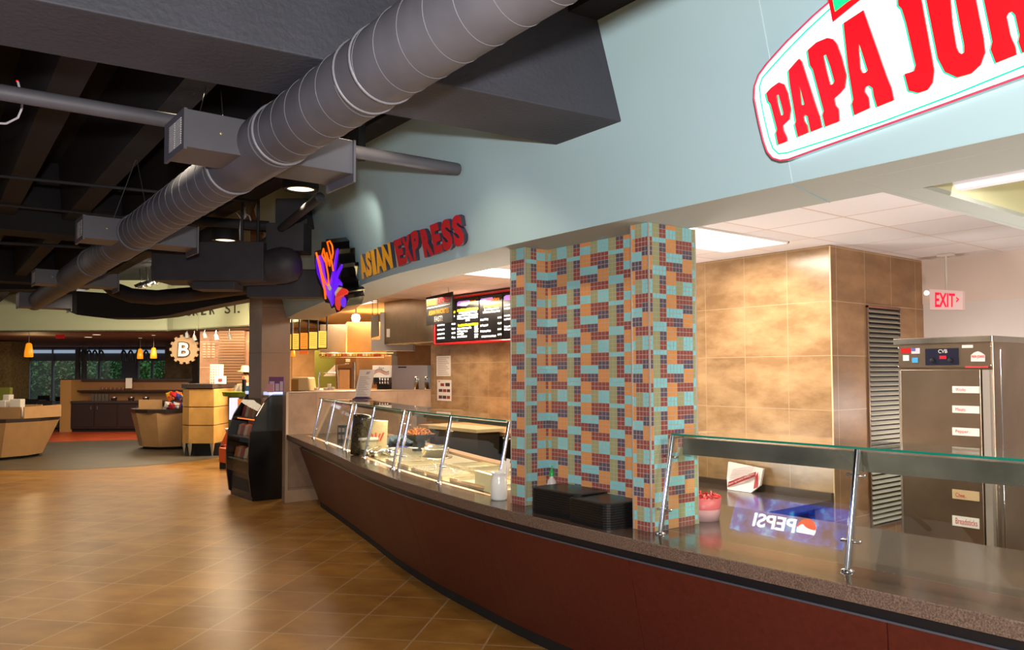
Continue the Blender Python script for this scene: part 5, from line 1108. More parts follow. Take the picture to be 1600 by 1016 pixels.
# yellow lit menu boards of the far kitchen
YB = M('lit_yellow_menu', C(250, 214, 100), .5, emit=C(250, 205, 80), es=.85); OB = M('lit_orange_menu', C(240, 160, 60), .5, emit=C(240, 150, 50), es=.8)
for i, (u0, u1, vt, vb, lab) in enumerate(((447, 455, 522.5, 546, 'leftmost yellow lit menu board, partly behind the pillar'), (456.5, 467, 521.5, 546, 'yellow lit menu board, second from the pillar'), (469, 481, 520.5, 545.5, 'orange tinted lit menu board, third from the pillar'), (483, 495.5, 519, 545, 'yellow lit menu board, fourth from the pillar'), (497.5, 510, 517.5, 543.5, 'yellow lit menu board at the right end of the row'))):
    rt = root('menu_panel_board', PD(u0, vb, 12.6), lab, 'menu board', 'yellow lit menu boards in the far kitchen')
    on('panel_face', rt, u0, vt, u1, vb, 12.6, OB if i == 2 else YB, .03); on('lower_rail', rt, u0 - 1, vb, u1 + 1, vb + 1.6, 12.58, BLKM, .06)
    on('divider', rt, u1, vt - 1, u1 + 1.3, vb, 12.57, BLKM, .05)
    for k in range(7): on('menu_line', rt, u0 + 1.5, vt + 2.5 + k * 3, u1 - 1.5 - (k % 3), vt + 3.1 + k * 3, 12.59, M('menu_brown', C(190, 140, 60), .5), .004)
    if i == 2: on('orange_tag', rt, 468, 548, 481, 553.5, 12.6, M('orange_card', C(230, 110, 40), .5, emit=C(230, 100, 30), es=.5), .01, 'small orange card hanging below')
    p = PD(u1 + .6, vt, 12.6); b = MB(); b.tube([p, Vector((p.x, p.y, 2.78))], .012, 6); b.build('drop_rod', BLKM, rt)
b = MB(); a, c = PD(440, 534, 14.5), PD(503, 531, 14.5); b.slab([a, c, c + Vector((0, 0, .09)), a + Vector((0, 0, .09))], fwd_h * .2); b.build('strip_light', M('strip_glow', C(255, 250, 240), .5, emit=C(255, 248, 240), es=2.4), label='bright tube light strip behind the yellow menu boards', cat='ceiling light')
rt = root('work_light', PD(556, 498, 11.8), 'round glaring work light under the far ceiling', 'light')
b = MB(); p = PD(556, 497, 11.8); b.lathe([(0, -.06), (.05, -.05), (.065, 0), (.05, .05), (0, .06)], p, 16); b.build('bulb', M('glare', C(255, 255, 255), .5, emit=C(255, 255, 255), es=9), rt)
b = MB(); b.tube([p + Vector((0, 0, .05)), Vector((p.x, p.y, 2.78))], .01, 6); b.build('stem', CHROME, rt)

# ================================================================ CAFE AT THE FAR LEFT
def cbox_t(nm, lab, cat, x0, d0, z0, x1, d1, z1, m, par=None, bevel=.005):
    b = MB(); b.cbox(x0, d0, z0, x1, d1, z1); return b.build(nm, m, par, bevel=bevel, label=lab, cat=cat)
U = lambda u, d: (u - CX) / F * d
Zv = lambda u, v, d: PD(u, v, d).z
# cream fascia with lettering, underside ceiling
zc = Zv(130, 518, 19)
b = MB(); P = [PD(-120, 518, 19), PD(262, 518, 19), PD(270, 518, 18.8), PD(398, 512.5, 17.0), PD(470, 512, 15.6)]
P = [Vector((p.x, p.y, zc)) for p in P]; Tt = Vector((0, 0, 1.45))
for i in range(len(P) - 1): b.hexa([P[i], P[i + 1], P[i + 1] + fwd_h * .15, P[i] + fwd_h * .15, P[i] + Tt, P[i + 1] + Tt, P[i + 1] + fwd_h * .15 + Tt, P[i] + fwd_h * .15 + Tt])
struct('wall_cream_fascia', b, CREAM)
b = MB(); b.slab([P[0] + Vector((0, 0, .0)), P[1], P[2], P[3], P[4], CW(U(640, 30.3), 30.3, zc), CW(U(-500, 30.3), 30.3, zc)], (0, 0, .03)); struct('ceiling', b, M('cafe_ceiling', C(128, 108, 92), .7))
b = MB()
for u0, v0, u1, v1, d in ((262, 518, 262, 440, 18.96), (308, 516.5, 308, 440, 18.15), (390, 512.5, 384, 440, 17.05)): b.tube([PD(u0, v0, d - .03), PD(u1, v1, d - .03)], .006, 5)
struct('trim_8', b, M('cream_joint', C(168, 166, 130), .6))
rt = root('cafe_lettering', PD(270, 495, 18.6), 'dark raised BLEECKER ST. lettering on the cream fascia', 'sign')
let = 'BLEECKER ST.'; us = [236, 250, 264, 277, 289, 301, 314, 327, None, 351, 362, 371]
for ch, u in zip(let, us):
    if u is None: continue
    d = float(np.interp(u, [262, 270, 398], [18.95, 18.75, 16.95])) - .06; vb = float(np.interp(u, [236, 371], [497.5, 489])); hh_ = 15; w = 9 if ch != '.' else 2.5
    b = MB(); vt_ = vb - (hh_ if ch != '.' else 2.5); text(b, ch, [PD(u, vb, d), PD(u + w, vb - .5, d - .05), PD(u, vt_, d), PD(u + w, vt_ - .5, d - .05)], fwd_h * .05, bold=.01); b.build('letter', M('letter_brown', C(70, 56, 40), .5), rt)
# window wall
d_w = 30.0; GW = M('window_frame_grey', C(120, 128, 142), .5)
def win(n, u0, u1, v0, v1, mull):
    rt = root('window_%d' % n, PD(u0, v1, d_w), None, None, kind='structure')
    for u in [u0] + mull + [u1]: on('window_frame', rt, u - 1.3, v0, u + 1.3, v1, d_w - .05, GW, .12)
    on('window_head', rt, u0, v0, u1, 564, d_w, GW, .12); on('clerestory', rt, u0 + 1, v0 + 2, u1 - 1, v0 + 7, d_w - .03, M('sky_strip', C(190, 205, 225), .5, emit=C(180, 200, 225), es=.55), .02)
    on('window_sill', rt, u0, v1 - 4, u1, v1, d_w, GW, .12); on('pane', rt, u0 + 1, 564, u1 - 1, v1 - 4, d_w + .03, GLS, .02)
b = MB(); a, c = PD(-40, 545, d_w), PD(560, 545, d_w); zz_ = a.z; b.slab([a, c, c + Vector((0, 0, zc - zz_ + .05)), a + Vector((0, 0, zc - zz_ + .05))], fwd_h * .1); struct('wall_window_header', b, M('header_brown', C(84, 66, 54), .7))
win(1, 18, 118, 545, 660, [42, 80]); win(2, 118, 258, 545, 660, [153, 190, 213, 236]); win(3, 447, 494, 556, 640, [463, 479])
b = MB(); a, c = PD(191, 562, d_w - .1), PD(212, 562, d_w - .1); b.slab([Vector((a.x, a.y, 0)), Vector((c.x, c.y, 0)), Vector((c.x, c.y, 2.2)), Vector((a.x, a.y, 2.2))], fwd_h * .1); struct('wall_window_infill', b, GW)
for u in (121, 131): 
    b = MB(); p = PD(u, 600, 28.5); b.lathe([(.09, 0), (.09, 2.62)], Vector((p.x, p.y, 0)), 14); struct('wall_post', b, M('post_grey', C(98, 92, 96), .5))
b = MB(); b.cbox(U(-120, 24), 24, 0, U(18, 24), 24.9, 2.64); struct('wall_stone_left', b, M('rough_stone', C(140, 116, 70), .9, var=.25, vscale=14, bump=1, bscale=30))
b = MB(); b.cbox(U(258, 26), 26, 0, U(300, 26), 26.5, 2.64); struct('wall_stone_mid', b, M('rough_stone_dark', C(112, 92, 66), .9, var=.2, vscale=10, bump=.6, bscale=30))
# wall with shutter behind the cafe counter
b = MB(); b.cbox(U(312, 18.6), 18.6, 0, U(460, 18.6), 18.7, 2.64); struct('wall_cafe_back', b, TILE('rose_tan_tile', C(180, 130, 96), C(206, 156, 118), C(220, 184, 150), .6, .6, .006, rough=.4))
rt = root('rolling_shutter', CW(U(362, 18.5), 18.5, .9), 'tan slatted rolling shutter on the wall behind the cafe counter', 'shutter')
zt_, zb_ = Zv(362, 516, 18.5), 1.0
for k in range(26):
    z = zb_ + (zt_ - zb_) * k / 26; hh2 = (zt_ - zb_) / 26; b = MB(); x0, x1 = U(342, 18.5), U(382, 18.5)
    b.hexa([CW(x0, 18.5, z), CW(x1, 18.5, z), CW(x1, 18.56, z), CW(x0, 18.56, z), CW(x0, 18.46, z + hh2 * .8), CW(x1, 18.46, z + hh2 * .8), CW(x1, 18.56, z + hh2 * .8), CW(x0, 18.56, z + hh2 * .8)]); b.build('slat', M('shutter_tan', C(190, 150, 116), .5), rt)
cbox_t('wall_screen', 'dark tall screen on the wall by the pillar behind the person', 'screen', U(393, 18), 18, 1.4, U(402, 18), 18.1, 2.2, BLKG)
rt = root('wall_menu', CW(U(322, 18.5), 18.5, 1.9), 'faint etched menu panel on the wall left of the shutter', 'menu')
for i in range(3):
    for k in range(6): on('menu_text', rt, 317 + i * 7, 537 + k * 4, 321.5 + i * 7, 538.6 + k * 4, 18.5, M('etched_text', C(214, 172, 140), .6), .01)
# gear sign
rt = root('gear_sign', PD(288, 546, 18.75), 'round cream gear shaped sign with the letter B hanging under the cream fascia', 'sign')
cg = PD(288, 546, 18.75); R0, R1 = .304, .353; pts = []
n_t = 14
for i in range(n_t):
    for f_, r_ in ((-.5, R0), (-.27, R0), (-.2, R1), (.2, R1), (.27, R0)): 
        a = 2 * pi * (i + f_) / n_t; pts.append(cg + right * cos(a) * r_ + Vector((0, 0, sin(a) * r_)))
b = MB(); b.slab(pts, fwd_h * .06); b.build('gear_disc', M('gear_cream', C(196, 156, 114), .5), rt, bevel=.008)
b = MB(); q4 = [cg - right * .15 - Vector((0, 0, .19)) - fwd_h * .04, cg + right * .14 - Vector((0, 0, .19)) - fwd_h * .04, cg - right * .13 + Vector((0, 0, .18)) - fwd_h * .04, cg + right * .16 + Vector((0, 0, .18)) - fwd_h * .04]
text(b, 'B', q4, fwd_h * .04, bold=.05); b.build('outline_letter', M('letter_taupe', C(84, 62, 46), .4), rt)
q5 = [q_ - fwd_h * .006 + (cg - q_) * .13 for q_ in q4]; b = MB(); text(b, 'B', q5, fwd_h * .005, bold=.02); b.build('lit_letter', M('letter_glow', C(250, 232, 200), .4, emit=C(250, 225, 180), es=.6), rt)
b = MB(); b.tube([cg + Vector((0, 0, R0)), Vector((cg.x, cg.y, zc))], .012, 6); b.build('hanger', BLKM, rt)
lamp('SPOT', 'gear_spot', tuple(PD(300, 530, 17.0)), 22, WARM, .03, aim=tuple(cg), spot=40)
# track spotlights
for i, (u, v, d) in enumerate(((292, 524, 18.65), (304, 528, 18.48), (320, 524, 18.25), (338, 527, 18.0), (359, 526, 17.7))):
    rt = root('track_spotlight', PD(u, v, d), ('leftmost of the five small steel track spotlights', 'second steel track spotlight from the left', 'third steel track spotlight from the left', 'fourth steel track spotlight from the left', 'rightmost steel track spotlight over the shutter')[i], 'spotlight', 'track spotlights under the cream fascia')
    p = PD(u, v, d); ax = Vector((.25 if i else .1, 0, -1)).normalized()
    b = MB(); b.lathe([(.02, -.07), (.035, -.05), (.045, .05), (.055, .06), (.045, .062)], p, 14, 0, ax); b.build('lamp_head', M('spot_silver', C(204, 198, 190), .35, .3), rt)
    b = MB(); b.lathe([(.044, .055), (0, .055)], p, 14, 0, ax); b.build('bulb', M('spot_glow', C(255, 240, 215), .5, emit=C(255, 238, 210), es=1.6), rt)
    b = MB(); b.tube([p - ax * .06, Vector((p.x, p.y, zc - .0))], .01, 6); b.build('stem', CHROME, rt)
# spotlights glimpsed between the ducts
for i, (u, v) in enumerate(((218, 447), (228, 444), (236, 442), (247, 439))):
    p = PD(u, v, 16.0); b = MB(); ax = Vector((-.7, .3, -.6)).normalized(); b.lathe([(0, -.10), (.05, -.08), (.075, .06), (.085, .07), (.0, .06)], p, 14, 0, ax)
    b.tube([p - ax * .06, p + Vector((0, 0, .35))], .014, 6); b.build('ceiling_spotlight', CHROME, label='%s of four steel spotlights glimpsed between the black ducts' % ('leftmost', 'second', 'third', 'rightmost')[i], cat='spotlight', group='spotlights between the ducts')
lamp('SPOT', 'cream_wash', tuple(PD(240, 440, 15.8)), 260, (1, .95, .75), .1, aim=tuple(PD(262, 455, 19)), spot=100, blend=.8)
lamp('SPOT', 'cream_wash', tuple(PD(340, 462, 14.6)), 200, (1, .95, .75), .1, aim=tuple(PD(340, 500, 17.8)), spot=110, blend=.8)
lamp('SPOT', 'cream_wash', tuple(PD(120, 470, 15.2)), 200, (1, .95, .8), .1, aim=tuple(PD(110, 500, 19)), spot=120, blend=.8)
# pendants
def pendant(u, v, d, h_, lab):
    p = PD(u, v, d); rt = root('amber_pendant', p, lab, 'pendant lamp', 'amber glass pendant lamps')
    b = MB(); b.lathe([(.035 * h_, .22 * h_), (.065 * h_, .19 * h_), (.095 * h_, 0), (.10 * h_, -.12 * h_), (.085 * h_, -.13 * h_)], p, 18); b.build('lamp_shade', AMB, rt)
    b = MB(); b.lathe([(0, .10 * h_), (.04 * h_, .05 * h_), (0, -.02 * h_)], p, 12); b.build('bulb', M('amber_bulb', C(255, 220, 130), .5, emit=C(255, 215, 110), es=4), rt)
    b = MB(); b.tube([p + Vector((0, 0, .2 * h_)), Vector((p.x, p.y, zc if u < 400 else 2.78))], .006, 5); b.build('cord', M('cord_grey', C(150, 140, 130), .5), rt)
pendant(45, 550, 19.6, 1.0, 'amber glass pendant lamp at far left in front of the windows')
pendant(219, 555, 22, .8, 'amber glass pendant lamp left of the gear sign pair')
pendant(240, 554, 21.5, .85, 'amber glass pendant lamp nearest the gear sign')
pendant(458, 553, 13.2, .35, 'tiny amber glass pendant lamp seen right of the pillar')
for i, u in enumerate((130, 139, 148, 158, 193, 204, 216, 228)):
    p = PD(u, 559, 25); b = MB(); P_ = [p + right * (.085 * cos(a)) + Vector((0, 0, .30 * sin(a) - .08)) for a in [pi * k / 12 for k in range(13)]]
    b.tube([P_[0] - Vector((0, 0, .04))] + P_ + [P_[-1] - Vector((0, 0, .04))], .028, 8); b.tube([p + Vector((0, 0, .22)), Vector((p.x, p.y, 2.64))], .006, 5)
    b.build('arch_pendant', M('dark_pendant', C(44, 38, 40), .4), label='%s dark arch shaped pendant %s before the cafe windows' % (('first', 'second', 'third', 'fourth')[i % 4], 'of the left four' if i < 4 else 'of the right four'), cat='pendant lamp', group='dark arch pendants')
for i, (u, v, d, lab) in enumerate(((138, 526, 22, 'left small recessed light in the cafe ceiling'), (151, 523, 20.6, 'right small recessed light in the cafe ceiling'), (219, 527.5, 22.6, 'tiny recessed light above the amber pendants'), (240, 524.5, 21, 'tiny recessed light nearest the gear sign'))):
    p = PD(u, v, d); p.z = zc - .004; b = MB(); b.lathe([(.10 if i < 2 else .05, 0), (0, .001)], p, 16); b.build('recessed_light', M('small_can_glow', C(255, 235, 200), .5, emit=C(255, 232, 195), es=1.6), label=lab, cat='ceiling light')
p = PD(92, 524, 20.5); b = MB(); b.cbox(U(86, 20.5), 20.5, zc - .1, U(99, 20.5), 20.55, zc - .002); b.build('exit_sign', M('dim_exit', C(120, 20, 20), .5, emit=C(150, 14, 14), es=.5), label='dim red exit sign under the cafe ceiling', cat='exit sign')

# kiosks
lamp('AREA', 'shutter_fill', tuple(CW(U(350, 18), 18.0, 2.6)), 22, WARM, 1.6, .2, aim=tuple(CW(U(350, 18.6), 18.6, 1.2)))  # added fill brightening the shutter wall, no fixture
lamp('POINT', 'pendant_lamp', tuple(CW(U(30, 20), 20.6, 2.2)), 18, (1, .7, .35), .1)
lamp('AREA', 'counter_fill', tuple(CW(U(310, 14.6), 14.6, 3.1)), 30, WARM, .8, .8, aim=tuple(CW(U(315, 16), 16, .8)))  # added fill brightening the maple counter, no fixture
lamp('AREA', 'cafe_fill', tuple(CW(U(210, 20.5), 20.5, 2.55)), 95, WARM, 3, 1)  # added fill over the condiment station, no fixture
lamp('AREA', 'cafe_fill', tuple(CW(U(60, 14.2), 14.2, 3.0)), 60, WARM, 2, 1)  # added fill at the far left of the cafe, no fixture
TW = M('kiosk_tan', C(178, 136, 90), .45, var=.05); DS = M('kiosk_dark_top', C(58, 46, 42), .25)
def kiosk(nm, lab, pix_top, pix_bot, d_pts, zt, parts=None):
    pass
rt = root('round_kiosk', CW(U(20, 15.7), 15.7, 0), 'tan tapered kiosk with dark top at the far left edge', 'kiosk')
def ring_poly(cx, cd, rx, rd, n, z, a0=0): return [CW(cx + rx * cos(a0 + 2 * pi * i / n), cd + rd * sin(a0 + 2 * pi * i / n), z) for i in range(n)]
def frustum(b, cx, cd, r0, r1, rd0, rd1, z0, z1, n, a0=0, mi=0):
    A, B_ = ring_poly(cx, cd, r0, rd0, n, z0, a0), ring_poly(cx, cd, r1, rd1, n, z1, a0); b.add(A + B_, [(i, (i + 1) % n, n + (i + 1) % n, n + i) for i in range(n)] + [tuple(reversed(range(n))), tuple(range(n, 2 * n))], mi)
dk = 15.9; cx_ = U(-14, dk)
b = MB(); frustum(b, cx_, dk, .95, 1.25, .95, 1.25, .06, .73, 12, pi / 12); b.build('tapered_body', TW, rt)
b = MB(); frustum(b, cx_, dk, .85, .87, .85, .87, 0, .06, 12); b.build('plinth', BLKM, rt)
b = MB(); frustum(b, cx_, dk, 1.24, 1.27, 1.24, 1.27, .73, .80, 12, pi / 12); b.build('top_slab', DS, rt)
b = MB(); b.cbox(U(-60, 15.7), 15.3, .80, U(43, 15.5), 15.35, 1.02); b.cbox(U(-60, 16), 16.0, .80, U(66, 16.0), 16.05, 1.04)
b.hexa([CW(U(43, 15.4), 15.3, .80), CW(U(66, 15.4), 16.0, .80), CW(U(66, 15.4) + .02, 16.05, .80), CW(U(43, 15.4) + .02, 15.3, .80)] + [CW(U(43, 15.4), 15.3, 1.02), CW(U(66, 15.4), 16.0, 1.04), CW(U(66, 15.4) + .02, 16.05, 1.04), CW(U(43, 15.4) + .02, 15.3, 1.02)]); b.build('tray_wall', TW, rt)
for i, (u0, u1, v0, v1, lab) in enumerate(((-4, 8, 626, 636, 'leftmost white napkin box on the far left kiosk'), (4, 14, 617, 633, 'tall white napkin box on the far left kiosk'), (15, 32, 624, 634, 'rightmost wide white napkin box on the far left kiosk'))):
    cab('napkin_box', lab, 'box', u0, v0, u1, v1, 15.5 + .2 * (i == 1), .15, WHITE_P, .80, .01, 'napkin boxes on the far left kiosk')
cab('green_chair_back', 'olive green panel behind the far left kiosk', 'panel', -20, 606, 15, 634, 17.8, .1, M('olive_panel', C(128, 124, 40), .5), 0)
rt = root('snack_kiosk', CW(U(268, 17.8), 17.8, 0), 'tan tapered kiosk with dark top beside the honey coloured counter', 'kiosk')
dk = 18.0; cx_ = U(272, dk)
b = MB(); frustum(b, cx_, dk, .70, .88, .7, .85, .06, .80, 10, pi / 10); b.build('tapered_body', TW, rt)
b = MB(); frustum(b, cx_, dk, .62, .64, .6, .6, 0, .06, 10); b.build('plinth', BLKM, rt)
b = MB(); frustum(b, cx_, dk, .87, .89, .86, .88, .80, .88, 14); b.build('top_slab', DS, rt)
b = MB(); b.cbox(U(221, 17.6), 17.5, .88, U(256, 17.6), 17.55, 1.08); b.build('tray_wall', TW, rt)
rt = root('snack_basket', CW(U(277, 17.2), 17.4, .88), 'two tier wire basket heaped with red and yellow snack bags', 'basket')
for z_ in (.885, 1.07):
    b = MB(); c = CW(U(277, 17.3), 17.45, z_)
    for r_, dz_ in ((.22, 0), (.28, .08)):
        b.tube([c + right * r_ * cos(a) + fwd_h * r_ * .6 * sin(a) + Vector((0, 0, dz_)) for a in [k * pi / 10 for k in range(21)]], .006, 5, cap=False)
    for k in range(16): a = k * pi / 8; b.tube([c + right * .22 * cos(a) + fwd_h * .132 * sin(a), c + right * .28 * cos(a) + fwd_h * .168 * sin(a) + Vector((0, 0, .08))], .004, 4)
    b.build('basket_tier', BLKM, rt)
random.seed(4)
for k in range(26):
    ti = k % 2; c = CW(U(277, 17.3), 17.45, (.91 if ti == 0 else 1.11)) + right * random.uniform(-.24, .24) + fwd_h * random.uniform(-.13, .1) + Vector((0, 0, random.uniform(0, .09)))
    w, h_ = .07, .06; ax = (right + Vector((0, 0, random.uniform(-.6, .6)))).normalized(); ay = ax.cross(fwd_h).normalized()
    b = MB(); F_ = [c - ax * w - ay * h_, c + ax * w - ay * h_, c + ax * w + ay * h_, c - ax * w + ay * h_]; b.add(F_ + [c - fwd_h * .03, c + fwd_h * .03], [(0, 1, 4), (1, 2, 4), (2, 3, 4), (3, 0, 4), (1, 0, 5), (2, 1, 5), (3, 2, 5), (0, 3, 5)])
    nm_, cc = [('red', (190, 30, 30)), ('yellow', (226, 170, 40)), ('blue', (50, 60, 140)), ('orange', (220, 100, 40)), ('white', (220, 214, 200))][k % 5]
    b.build('snack_bag', M('bag_' + nm_, C(*cc), .3), label='%s snack bag on the %s tier of the wire basket' % (nm_, ('lower', 'upper')[ti]), cat='snack bag', group='%s snack bags on the %s basket tier' % (nm_, ('lower', 'upper')[ti]))
# honey coloured counter
rt = root('maple_counter', CW(U(320, 15.9), 16.2, 0), 'honey coloured maple counter with dark top and silver feet', 'counter')
xa, xb, xc = U(293, 16.6), U(335, 15.9), U(378, 17.6); za, zb2 = .26, 1.36
cr_ = [(xa, 16.55), (xa + .12, 16.1), (xa + .32, 15.92), (xb, 15.9), (xc, 17.4), (xa + .2, 18.0)]
for k in range(3):
    z0_, z1_ = za + k * .367, za + (k + 1) * .367 - .018; b = MB(); b.slab([CW(x, d, z0_) for x, d in cr_], (0, 0, z1_ - z0_)); b.build('drawer_band', WOODL, rt)
mx_ = sum(x for x, d in cr_) / 6; md_ = sum(d for x, d in cr_) / 6
b = MB(); b.slab([CW(mx_ + (x - mx_) * .95, md_ + (d - md_) * .95, za) for x, d in cr_], (0, 0, 1.09)); b.build('dark_core', DKWOOD, rt)
b = MB(); b.slab([CW(x - .02, d - .03, zb2) for x, d in cr_], (0, 0, .085)); b.build('top_slab', DS, rt)
b = MB(); b.slab([CW(x + .1, d + .12, 0) for x, d in cr_], (0, 0, za)); b.build('plinth', BLKM, rt)
for i, (x, d) in enumerate(((xa + .05, 16.5), (xa + .16, 16.12), (xa + .34, 15.95), (xb - .04, 15.95))):
    b = MB(); p = CW(x, d, 0); b.lathe([(.012, 0), (.055, za)], p, 10); b.build('foot', CHROME, rt)
rt = root('patterned_dispenser', CW(U(336, 16.4), 16.4, 1.445), 'tall white dotted dispenser box on the honey coloured counter', 'box')
on('box_body', rt, 328, 569.5, 344, 601, 16.4, M('dotted_box', C(226, 216, 196), .5), .18)
for i in range(4):
    for j in range(7): 
        b = MB(); b.lathe([(.018, 0), (.012, .002), (0, .002)], PD(330.5 + i * 3.7, 573 + j * 4.1, 16.395), 8, 0, -fwd_h); b.build('printed_dot', M('dot_tan', C(176, 160, 130), .6), rt)
rt = root('cup_carton', CW(U(344, 16.2), 16.2, 1.445), 'small white carton of cups beside the dotted box', 'carton')
on('carton_body', rt, 335, 588, 349, 600, 16.2, WHITE_P, .16); on('printed_mark', rt, 341, 592, 347, 596, 16.19, M('mark_red', C(150, 60, 60), .5), .004)
# green counter with lit cooler, orange display
rt = root('green_counter', CW(U(372, 15.4), 15.6, 0), 'green topped counter with lit white and orange cooler behind the black fridge', 'counter')
b = MB(); frustum(b, U(385, 15.4), 15.4, .42, .44, .42, .44, 1.22, 1.30, 16); b.build('round_top', M('green_top', C(86, 104, 22), .3), rt)
on('cooler_frame', rt, 358, 622, 371, 656, 15.0, M('cooler_glow', C(215, 215, 250), .4, emit=C(205, 205, 250), es=.9), .2, 'glowing white cooler side'); on('orange_window', rt, 371, 624, 385, 656, 15.0, M('cooler_orange', C(220, 120, 30), .4, emit=C(225, 110, 20), es=.5), .2, 'orange lit window')
b = MB(); frustum(b, U(385, 15.4), 15.4, .30, .34, .3, .34, 0, 1.22, 12); b.build('pedestal', M('olive_body', C(90, 96, 30), .5), rt)
rt = root('orange_display', CW(U(356, 13.9), 13.9, 0), 'orange sloped snack display stand with dark base left of the black fridge', 'display stand')
def slab4(nm, uv, d, th, m, lab=None):
    b = MB(); b.slab([PD(u, v, d) for u, v in uv], fwd_h * th); return b.build(nm, m, rt, label=lab)
OR = M('display_orange', C(196, 84, 34), .45)
slab4('front_box', [(342, 700), (372, 705), (372, 728), (342, 722)], 13.8, .5, OR); slab4('dark_base', [(343, 722), (372, 728), (372, 740), (343, 735)], 13.85, .5, BLKM)
slab4('sloped_back', [(343, 699), (355, 672), (372, 672), (372, 700)], 14.1, .3, OR)
b = MB(); frustum(b, U(368, 14.3), 14.4, .16, .19, .16, .19, .50, .64, 16); b.build('drum', DKWOOD, rt)
b = MB(); frustum(b, U(368, 14.3), 14.4, .20, .20, .2, .2, .64, .665, 20); b.build('white_top', WHITE_PL, rt, label='white round top')
for k in range(5):
    b = MB(); p = PD(348 + k * 4.5, 699 - (k % 2), 13.75); b.hexa([p + right * a_ + fwd_h * c_ + Vector((0, 0, z)) for z in (0, .03) for a_, c_ in ((-.03, -.02), (.02, -.02), (.03, .03), (-.02, .03))]); b.build('candy_bar', (BLKM, REDI, WHITE_P)[k % 3], label='%s candy bar %s in the orange display tray' % (('dark', 'red', 'white')[k % 3], ('at the left end', 'second from left', 'in the middle', 'second from right', 'at the right end')[k]), cat='candy bar', group='candy bars in the orange display')

# person with a hat behind the green counter
hd = PD(386, 594, 16.6); rt = root('person', Vector((hd.x, hd.y, 0)), 'person in a tan brimmed hat and grey patterned shirt standing behind the green counter', 'person')
SKIN = M('skin', C(206, 150, 112), .55); SHIRT = M('grey_print_shirt', C(132, 122, 106), .8, col2=C(92, 88, 80), vscale=30)
bx_, by_ = hd.x, hd.y
def skin_body():
    S = lambda x, d, z: right * x + fwd_h * d + Vector((0, 0, z))
    J = {'pel': (0, 0, .95, .15), 'wst': (0, 0, 1.08, .135), 'chs': (0, .0, 1.30, .155), 'nck': (-.01, -.01, 1.46, .055), 'hd0': (-.02, -.03, 1.56, .085), 'hd1': (-.025, -.03, 1.66, .09),
         'sl': (-.18, 0, 1.39, .06), 'el': (-.24, -.05, 1.14, .045), 'wl': (-.20, -.28, 1.10, .032), 'sr': (.18, 0, 1.39, .06), 'er': (.24, -.05, 1.14, .045), 'wr': (.16, -.28, 1.10, .032),
         'hl': (-.09, 0, .88, .09), 'kl': (-.10, -.02, .48, .062), 'al': (-.10, .02, .09, .042), 'tl': (-.10, -.15, .03, .035), 'hr': (.09, 0, .88, .09), 'kr': (.10, -.02, .48, .062), 'ar': (.10, .02, .09, .042), 'tr': (.10, -.15, .03, .035)}
    E_ = [('pel', 'wst'), ('wst', 'chs'), ('chs', 'nck'), ('nck', 'hd0'), ('hd0', 'hd1'), ('chs', 'sl'), ('sl', 'el'), ('el', 'wl'), ('chs', 'sr'), ('sr', 'er'), ('er', 'wr'), ('pel', 'hl'), ('hl', 'kl'), ('kl', 'al'), ('al', 'tl'), ('pel', 'hr'), ('hr', 'kr'), ('kr', 'ar'), ('ar', 'tr')]
    for s_, w in ((-1, 'wl'), (1, 'wr')):
        wx = J[w][0]
        J[w + 'p'] = (wx - .005 * s_, -.34, 1.10, .026); E_.append((w, w + 'p'))
        for k, (dx, ln) in enumerate(((-.027, .062), (-.009, .074), (.009, .070), (.026, .055))):
            J['%sf%d' % (w, k)] = (wx + dx, -.36 - ln * .6, 1.095, .009); J['%sg%d' % (w, k)] = (wx + dx, -.36 - ln, 1.075, .008); E_ += [(w + 'p', '%sf%d' % (w, k)), ('%sf%d' % (w, k), '%sg%d' % (w, k))]
        J[w + 't'] = (wx - .05 * s_, -.35, 1.09, .010); E_.append((w, w + 't'))
    ks = list(J); me = bpy.data.meshes.new('person_body'); me.from_pydata([S(*J[k][:3]) for k in ks], [(ks.index(a), ks.index(c)) for a, c in E_], []); o = bpy.data.objects.new('body', me); COL.objects.link(o); o.parent = rt
    m_ = o.modifiers.new('skin', 'SKIN'); 
    for i, k in enumerate(ks): me.skin_vertices[0].data[i].radius = (J[k][3], J[k][3])
    me.skin_vertices[0].data[0].use_root = True; s2 = o.modifiers.new('sub', 'SUBSURF'); s2.levels = 1; s2.render_levels = 1; me.materials.append(SKIN); return o
try:
    skin_body()
except Exception as ex: print('skin', ex)
O3 = Vector((bx_, by_, 0)); S3 = lambda x, d, z: O3 + right * x + fwd_h * d + Vector((0, 0, z))
b = MB(); n_ = 16; rings = [(.16, .125, .92), (.165, .13, 1.05), (.185, .145, 1.22), (.20, .14, 1.36), (.14, .10, 1.43), (.075, .075, 1.46)]
vs = [S3(rx * cos(2 * pi * j / n_), rd * sin(2 * pi * j / n_), z) for rx, rd, z in rings for j in range(n_)]
b.add(vs, [(i * n_ + j, i * n_ + (j + 1) % n_, (i + 1) * n_ + (j + 1) % n_, (i + 1) * n_ + j) for i in range(len(rings) - 1) for j in range(n_)], 0, True)
for s_ in (-1, 1): b.tube([S3(.17 * s_, 0, 1.39), S3(.21 * s_, -.02, 1.27), S3(.24 * s_, -.045, 1.17)], [.082, .074, .066], 12)
b.build('shirt', SHIRT, rt)
b = MB(); 
for s_ in (-1, 1): b.tube([S3(.085 * s_, 0, .93), S3(.10 * s_, -.02, .5), S3(.10 * s_, .01, .07)], [.115, .08, .065], 12)
b.build('trousers', BLKM, rt)
